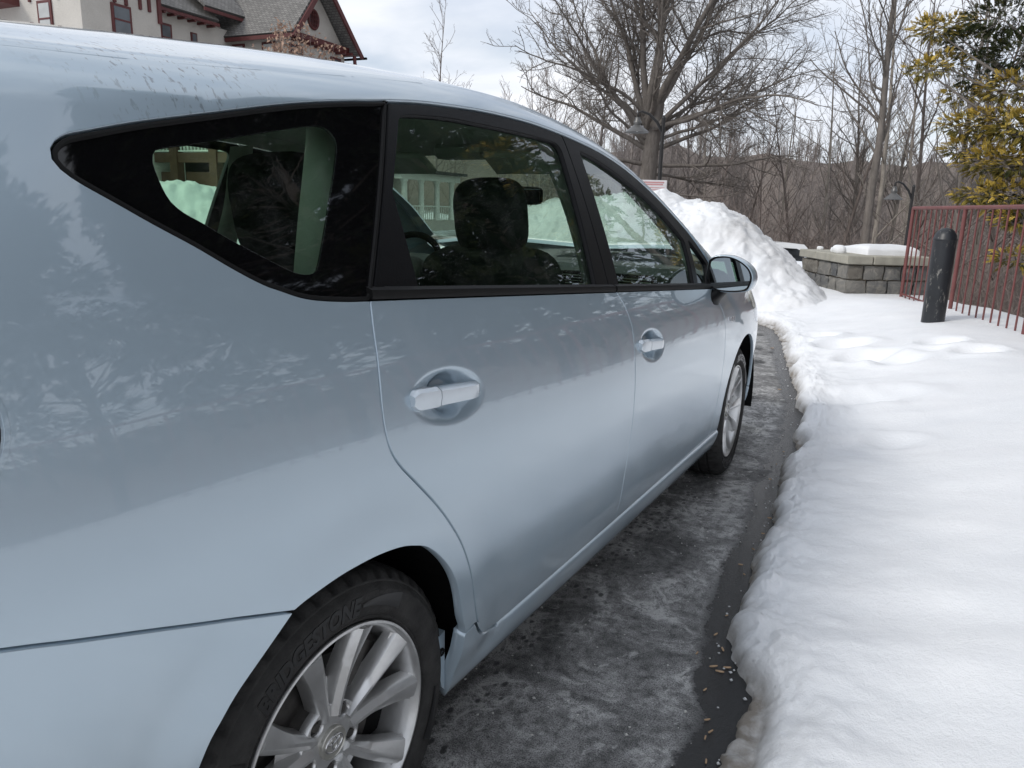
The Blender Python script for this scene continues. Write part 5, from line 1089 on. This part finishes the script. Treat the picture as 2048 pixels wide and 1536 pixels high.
for (x,y,z,r,g) in cl:
    e=np.array([x,y,z])-TB; i=int(np.clip((e[2]-.5*np.hypot(e[0],e[1])+.3)/8.*len(tr),1,len(tr)-2)); s=tr[i]; m=(s+e)/2+np.array([0,0,-.12]); t=np.linspace(0,1,7)[:,None]; pl.append(((1-t)**2*s+2*t*(1-t)*m+t*t*e,np.linspace(.03,.008,7),4))
    for q in range(5):
        tip=e+rng.normal(0,1,3)*r*.6; tt=np.linspace(0,1,4)[:,None]; pl.append((e*(1-tt)*1.+tip*tt,np.linspace(.008,.003,4),3))
mesh_np('trunk',*tubes(pl),BARK[0],cy,True)
def conifer(loc,H,R0,seed,label,group):
    rng=np.random.default_rng(seed); cl=[]
    for k in range(210):
        h=rng.uniform(.05,.98)**.9*H; rr_=R0*(1-h/H)**.7*rng.uniform(.55,1.05); a=rng.uniform(0,6.283); cl.append((rr_*math.cos(a),rr_*math.sin(a),h+.4,rng.uniform(.3,.55),rng.uniform(.2,.9)))
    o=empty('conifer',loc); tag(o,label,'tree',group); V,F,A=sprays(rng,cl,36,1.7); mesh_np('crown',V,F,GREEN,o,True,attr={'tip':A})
    tr,rd_=branch(rng,np.array([0,0,-.5]),np.array([0,0,1.]),H,.16,.02,.5,.01); pl=[(tr,rd_,10)]
    for (x,y,z,r,g) in cl: pl.append((np.array([[0,0,max(0,z-.5)],[x*.5,y*.5,z-.25],[x,y,z]]),np.array([.025,.018,.008]),4))
    mesh_np('trunk',*tubes(pl),BARK[2],o,True); return o
cf=conifer((4.5,6.4,-.2),13.,2.7,61,'dark green conifer beyond the fence mirrored in the car windows','conifers beyond the fence')
for (x,y,s,rz) in ((4.1,10.8,1.0,2.),(7.8,8.4,1.15,4.),(8.6,3.6,1.1,5.),(6.4,13.5,1.25,.4),(11.5,-1.,1.2,1.4)):
    c=copy_tree(cf)
    if y==10.8: c['label']='dark green conifer rising behind the golden cypress'
    c.location=(x,y,-.4); c.rotation_euler=(0,0,rz); c.scale=(s,s,s)
# ================================================================ the house across the drive
HY=R(96.04); C0=Vector((-26.4,25.69,0)); D1=Vector((-.10525,.99445,0)); D2=Vector((-.99445,-.10525,0))
def hp(u,v,z): return tuple(D1*u+D2*v+Vector((0,0,z)))
def stucco():
    m,t,b=new_mat('cream_roughcast_stucco'); v=coords(t); n=noise(t,v,1.2,5); f=noise(t,v,22,5,.7)
    t.links.new(mixc(t,ramp(t,f,[(.4,0.),(.7,.5)]),ramp(t,n,[(.3,(.46,.435,.395)),(.7,(.54,.51,.465))]),(.62,.58,.52)),b.inputs['Base Color']); b.inputs['Roughness'].default_value=.95; bump(t,b,f,.7,.03); return m
STUC=stucco(); HRED=plain('dark_red_timber',(.10,.024,.023),.6,0,.2,6); BROWN=plain('brown_timber',(.10,.050,.030),.6,0,.2,4); HWHT=plain('white_balustrade_paint',(.78,.78,.74),.6)
PANE=plain('window_glass',(.10,.11,.12),.04,0,.2,2); BLIND=plain('pale_blind',(.42,.43,.42),.7,0,.1,3); 
def slate():
    m,t,b=new_mat('weathered_grey_shingle'); at=tn(t,'ShaderNodeTexCoord'); br=tn(t,'ShaderNodeTexBrick',Scale=1.); mp=tn(t,'ShaderNodeMapping'); t.links.new(at.outputs['UV'],mp.inputs['Vector']); t.links.new(mp.outputs[0],br.inputs['Vector'])
    br.inputs['Color1'].default_value=(.17,.165,.155,1); br.inputs['Color2'].default_value=(.27,.26,.245,1); br.inputs['Mortar'].default_value=(.06,.058,.055,1); br.inputs['Mortar Size'].default_value=.012; br.inputs['Brick Width'].default_value=.22; br.inputs['Row Height'].default_value=.13
    n=noise(t,coords(t),1.3,6,.7); t.links.new(mixc(t,ramp(t,n,[(.35,0.),(.7,.55)]),br.outputs['Color'],(.12,.115,.11)),b.inputs['Base Color']); b.inputs['Roughness'].default_value=.9; bump(t,b,br.outputs['Fac'],-.8,.03); return m
SLATE=slate()
house=empty('house',tuple(C0)); tag(house,'cream stucco house with dark red timber trim and grey shingle roofs','house')
def hbox(name,u0,u1,v0,v1,z0,z1,mat,parent=house):
    mb=MB(); mb.add([hp(u,v,z) for z in (z0,z1) for u,v in ((u0,v0),(u1,v0),(u1,v1),(u0,v1))],[(3,2,1,0),(4,5,6,7),(0,1,5,4),(1,2,6,5),(2,3,7,6),(3,0,4,7)]); return mb.obj(name,mat,parent)
def roof_plane(name,corners,parent=house,th=.10,mat=None):
    """corners (u,v,z) x4: eave a, eave b, ridge b, ridge a"""
    P=[Vector(hp(*c)) for c in corners]; n=(P[1]-P[0]).cross(P[3]-P[0]).normalized(); n=n if n.z>0 else -n
    mb=MB(); mb.add([tuple(p+n*th) for p in P]+[tuple(p) for p in P],[(0,1,2,3),(7,6,5,4)]+[(i,4+i,4+(i+1)%4,(i+1)%4) for i in range(4)]); o=mb.obj(name,mat or SLATE,parent)
    me=o.data; uv=me.uv_layers.new(name='UV'); ax=(P[1]-P[0]).normalized(); ay=n.cross(ax)
    for l in me.loops: q=me.vertices[l.vertex_index].co-P[0]; uv.data[l.index].uv=(q.dot(ax),q.dot(ay))
    return o
def win_v(u,v,z0,z1,w,face,parent=house,blind=False,fw=.10):
    """window on a wall: face 'u' looks to -u (wall plane at u), 'v' looks to -v"""
    if face=='v':
        f=hbox('window',u-w/2-fw,u+w/2+fw,v-.06,v+.05,z0-fw,z1+fw,HRED,parent); hbox('pane',u-w/2,u+w/2,v-.075,v+.0,z0,z1,BLIND if blind else PANE,f); hbox('sash_bar',u-w/2,u+w/2,v-.09,v,(z0+z1)/2-.03,(z0+z1)/2+.03,HRED,f)
    else:
        f=hbox('window',u-.06,u+.05,v-w/2-fw,v+w/2+fw,z0-fw,z1+fw,HRED,parent); hbox('pane',u-.075,u,v-w/2,v+w/2,z0,z1,BLIND if blind else PANE,f); hbox('sash_bar',u-.09,u,v-w/2,v+w/2,(z0+z1)/2-.03,(z0+z1)/2+.03,HRED,f)
    return f
# gable wing
hbox('wall',.35,4.75,.45,9.,-.3,8.75,STUC)
mb=MB(); mb.prism([(.35,8.74),(4.75,8.74),(2.42,11.25)],.46,.70,lambda u,w,d:hp(u,d,w)); mb.obj('gable_wall',STUC,house)
roof_plane('roof_slope',[(0,-.25,8.62),(0,8.,8.62),(2.42,8.,11.45),(2.42,-.25,11.45)]); roof_plane('roof_slope',[(5.30,8.,8.55),(5.30,-.25,8.55),(2.42,-.25,11.45),(2.42,8.,11.45)])
for (a,b) in (((-.12,8.50),(2.42,11.50)),((5.42,8.42),(2.42,11.50))):
    mb=MB(); mb.prism([a,b,(b[0],b[1]-.34),(a[0]+(.28 if a[0]<2 else -.28),a[1]-.02)],-.36,-.26,lambda u,w,d:hp(u,d,w)); mb.obj('barge_board',HRED,house)
hbox('tie_beam',.3,4.85,.20,.44,8.62,8.88,HRED); hbox('fascia',-.06,.02,-.25,3.7,8.45,8.62,HRED)
for k in range(8): hbox('rafter_end',.7+k*.55,.82+k*.55,-.15,.45,8.46,8.60,HRED)
mb=MB(); mb.lathe([(0,.0),(0,.30)],28); o=mb.v; mb.v=[hp(2.35+a,.43-c,9.72+b) for a,b,c in o]; rw=mb.obj('round_window',PANE,house)
mb=MB(); mb.tube([hp(2.35+.36*math.cos(t),.43,9.72+.42*math.sin(t)) for t in np.linspace(0,6.2832,33)],.07,6,False); mb.obj('frame',HRED,rw,smooth=True)
for d in (-.18,-.06,.06,.18): hbox('glazing_bar',2.335+d,2.365+d,.37,.43,9.36,10.08,HRED,rw)
for d in (-.2,0,.2): hbox('glazing_bar',2.02,2.68,.38,.43,9.71+d,9.735+d,HRED,rw)
for k,(v,w) in enumerate(((1.41,.62),(3.25,.55))): win_v(.35,v,7.2,8.30,w,'u',house,True)
win_v(1.0,.45,7.1,8.25,.7,'v'); win_v(2.6,.45,5.6,7.0,.9,'v'); win_v(4.0,.45,7.1,8.2,.6,'v')
mb=MB(); mb.tube([hp(4.5,.1,6.4),hp(4.75,-.02,7.2),hp(4.9,-.1,8.0),hp(4.85,-.1,8.5)],.09,8); mb.obj('bracket',HRED,house,smooth=True)
hbox('gutter',5.28,5.40,-.5,6,8.40,8.50,DARK)
# recessed wing
hbox('wall',-5.6,.35,3.75,10.,-.3,9.0,STUC)
roof_plane('roof_slope',[(-5.8,3.35,9.08),(-.75,3.35,9.12),(-.2,7.,12.2),(-5.8,7.,12.2)]); roof_plane('roof_slope',[(-1.7,3.2,9.56),(1.0,3.2,9.60),(1.6,6.6,12.6),(-2.2,6.6,12.4)])
hbox('fascia',-5.8,-.72,3.30,3.38,8.93,9.07,HRED); hbox('fascia',-1.72,1.0,3.14,3.22,9.42,9.56,HRED)
for k in range(9): hbox('rafter_end',-5.5+k*.55,-5.4+k*.55,3.3,3.75,8.86,8.96,HRED)
win_v(-3.45,3.75,7.5,8.45,.42,'v'); win_v(-1.9,3.75,7.6,8.42,.22,'v',fw=.06)
mb=MB(); P=[(-5.6,3.5,9.30),(-4.4,3.6,9.38),(-4.6,4.5,10.1),(-3.6,4.9,10.45),(-5.6,5.6,11.0)]; n_=Vector((0,0,.14)); mb.add([tuple(Vector(hp(*p))+n_) for p in P]+[tuple(Vector(hp(*p))+n_*.2) for p in P],[(0,1,2,3,4),(9,8,7,6,5)]+[(i,5+i,5+(i+1)%5,(i+1)%5) for i in range(5)]); mb.obj('roof_snow',SNOW,house)
# front block
hbox('wall',-8.95,-5.5,1.77,9.5,-.3,9.2,STUC)
win_v(-7.3,1.77,7.25,8.15,.66,'v'); win_v(-8.95,3.63,7.0,8.05,.55,'u',house,True)
for u in (-7.55,-7.05,-6.42,-6.0): hbox('timber_stud',u-.06,u+.06,1.70,1.78,8.28,9.2,HRED)
hbox('corner_board',-5.62,-5.46,1.68,1.80,7.95,9.2,HRED); hbox('corner_stud',-8.2,-8.08,1.70,1.78,8.55,9.2,HRED)
for v in (2.9,4.4): hbox('timber_stud',-9.02,-8.94,v-.05,v+.05,8.15,9.2,HRED)
roof_plane('roof_slope',[(-9.4,1.3,9.15),(-5.2,1.3,9.15),(-5.2,6,12.2),(-9.4,6,12.2)])
hbox('balcony_beam',-10.2,-8.95,5.0,6.6,8.05,8.3,HRED); hbox('balcony_post',-10.1,-9.95,5.05,5.2,6.0,8.05,HRED)
for k in range(2):
    mb=MB(); mb.tube([hp(-10.05,5.1+k*.5,7.2),hp(-10.05,5.25+k*.5,7.6),hp(-10.05,5.2+k*.5,8.05)],.05,6); mb.obj('curved_brace',HRED,house)
# attics and rear slopes
for (u0,u1,v0,v1,z0,vr,zr_) in ((-9.0,-5.45,1.5,10.5,9.1,6.,12.1),(-5.75,-.35,3.6,10.4,9.0,7.,12.1)):
    mb=MB(); mb.prism([(v0,z0),(v1,z0),(vr,zr_)],u0,u1,lambda u,w,d:hp(d,u,w)); mb.obj('attic_wall',STUC,house)
roof_plane('roof_slope',[(-5.2,10.7,9.15),(-9.4,10.7,9.15),(-9.4,6,12.2),(-5.2,6,12.2)]); roof_plane('roof_slope',[(-.2,10.65,9.08),(-5.8,10.65,9.08),(-5.8,7.,12.2),(-.2,7.,12.2)]); roof_plane('roof_slope',[(1.6,10.0,9.6),(-2.2,10.0,9.6),(-2.2,6.6,12.4),(1.6,6.6,12.6)])
mb=MB(); mb.prism([(.4,8.7),(4.7,8.7),(2.42,11.3)],.7,7.9,lambda u,w,d:hp(u,d,w)); mb.obj('attic_wall',STUC,house)
for (u,v,z0,z1,w,f) in ((-7.3,1.77,4.2,5.7,.8,'v'),(-7.3,1.77,1.0,2.7,.9,'v'),(-8.95,3.63,4.0,5.5,.8,'u'),(-8.95,6.8,4.0,5.5,.8,'u'),(-8.95,3.63,1.0,2.6,.9,'u'),(-8.95,6.8,1.0,2.6,.9,'u'),(-8.95,6.8,7.0,8.05,.55,'u'),(1.6,.45,3.6,5.0,.8,'v'),(3.6,.45,3.6,5.0,.8,'v')): win_v(u,v,z0,z1,w,f)
# entrance porch: brown timber below, white balusters above
pu=-6.3
for v in (2.75,.70,-1.35,-3.4): hbox('porch_post',pu-.05,pu+.30,v-.19,v+.19,-.3,3.7,BROWN)
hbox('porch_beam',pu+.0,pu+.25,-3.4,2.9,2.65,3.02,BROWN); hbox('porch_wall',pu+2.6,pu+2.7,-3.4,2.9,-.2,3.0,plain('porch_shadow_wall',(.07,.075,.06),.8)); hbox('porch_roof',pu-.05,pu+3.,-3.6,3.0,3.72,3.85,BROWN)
for a,b in ((2.55,.90),(.50,-1.15),(-1.55,-3.2)):
    hbox('rail',pu+.05,pu+.17,b,a,3.52,3.58,HWHT); hbox('rail',pu+.05,pu+.17,b,a,3.06,3.12,HWHT)
    for k in range(9):
        v=b+(a-b)*(k+.5)/9; mb=MB(); mb.lathe([(3.12,.035),(3.18,.03),(3.27,.062),(3.34,.05),(3.42,.03),(3.52,.035)],10,'z',hp(pu+.11,v,0)); mb.obj('baluster',HWHT,house,smooth=True)
    hbox('door_panel',pu+.28,pu+.36,b+.1,a-.1,-.2,2.3,BROWN)
# white veranda on the far gable side
for k in range(4):
    u=4.2+k*1.65; mb=MB(); mb.lathe([(-.8,.20),(.55,.20),(.6,.16),(2.35,.14),(2.42,.19),(2.5,.19)],16,'z',hp(u,-3.4,0)); mb.obj('veranda_column',HWHT,house,auto=40)
hbox('veranda_beam',3.6,9.8,-3.6,-3.2,2.5,2.85,HWHT); hbox('veranda_roof',3.3,10.1,-3.9,.45,2.86,3.0,SLATE); hbox('veranda_floor',3.6,9.8,-3.6,.4,-.6,.45,STUC)
for k in range(24): hbox('veranda_baluster',4.4+k*.21,4.44+k*.21,-3.42,-3.38,.45,1.15,HWHT)
hbox('veranda_rail',4.2,9.2,-3.45,-3.35,1.15,1.22,HWHT); hbox('veranda_wall',4.7,10.5,.5,.6,-.6,2.9,STUC)
# brown-leaved shrub before the gable
rng=np.random.default_rng(9)
def leaf_shrub(loc,H,Rr,seed,label):
    o=empty('beech_shrub',loc); tag(o,label,'shrub','brown leaved shrubs by the house'); rng=np.random.default_rng(seed); pl=[];V=[];F=[]
    for k in range(38):
        p,r=branch(rng,np.array([rng.normal(0,.12),rng.normal(0,.12),-.2]),np.array([rng.normal(0,.055),rng.normal(0,.055),1.]),H*rng.uniform(.7,1.05),.035,.006,.4,.025); pl.append((p,r,4))
        for q in range(150):
            i=rng.integers(len(p)//4,len(p)); c=p[i]+rng.normal(0,1,3)*np.array([Rr,Rr,.35])*.24; a=rng.normal(0,1,3); a/=np.linalg.norm(a); b=np.cross(a,rng.normal(0,1,3)); b/=np.linalg.norm(b); s=rng.uniform(.05,.095); i0=len(V); V+=[c-a*s,c+b*s*.5,c+a*s,c-b*s*.5]; F.append((i0,i0+1,i0+2,i0+3))
    mesh_np('stems',*tubes(pl),BARK[2],o,True); mesh_np('leaves',np.array(V),np.array(F),bpy.data.materials.get('dry_brown_leaves') or plain('dry_brown_leaves',(.33,.215,.155),.8,0,.4,6),o,False)
leaf_shrub((-20.9,19.85,.0),7.2,.75,1,'tall shrub with dry brown leaves against the gable wall'); leaf_shrub((-20.4,20.75,.0),7.4,1.15,2,'broad shrub with dry brown leaves beside the gable corner')
heap('snow_heap',(-19.6,14.9),R(48),4.2,1.7,lambda a,b:1.75*max(0,1-a*a)**.8*max(0,1-b*b)**.9*(1-.22*a),'long lumpy heap of snow in front of the house porch',31.,(110,60),1.3,0.,.3)
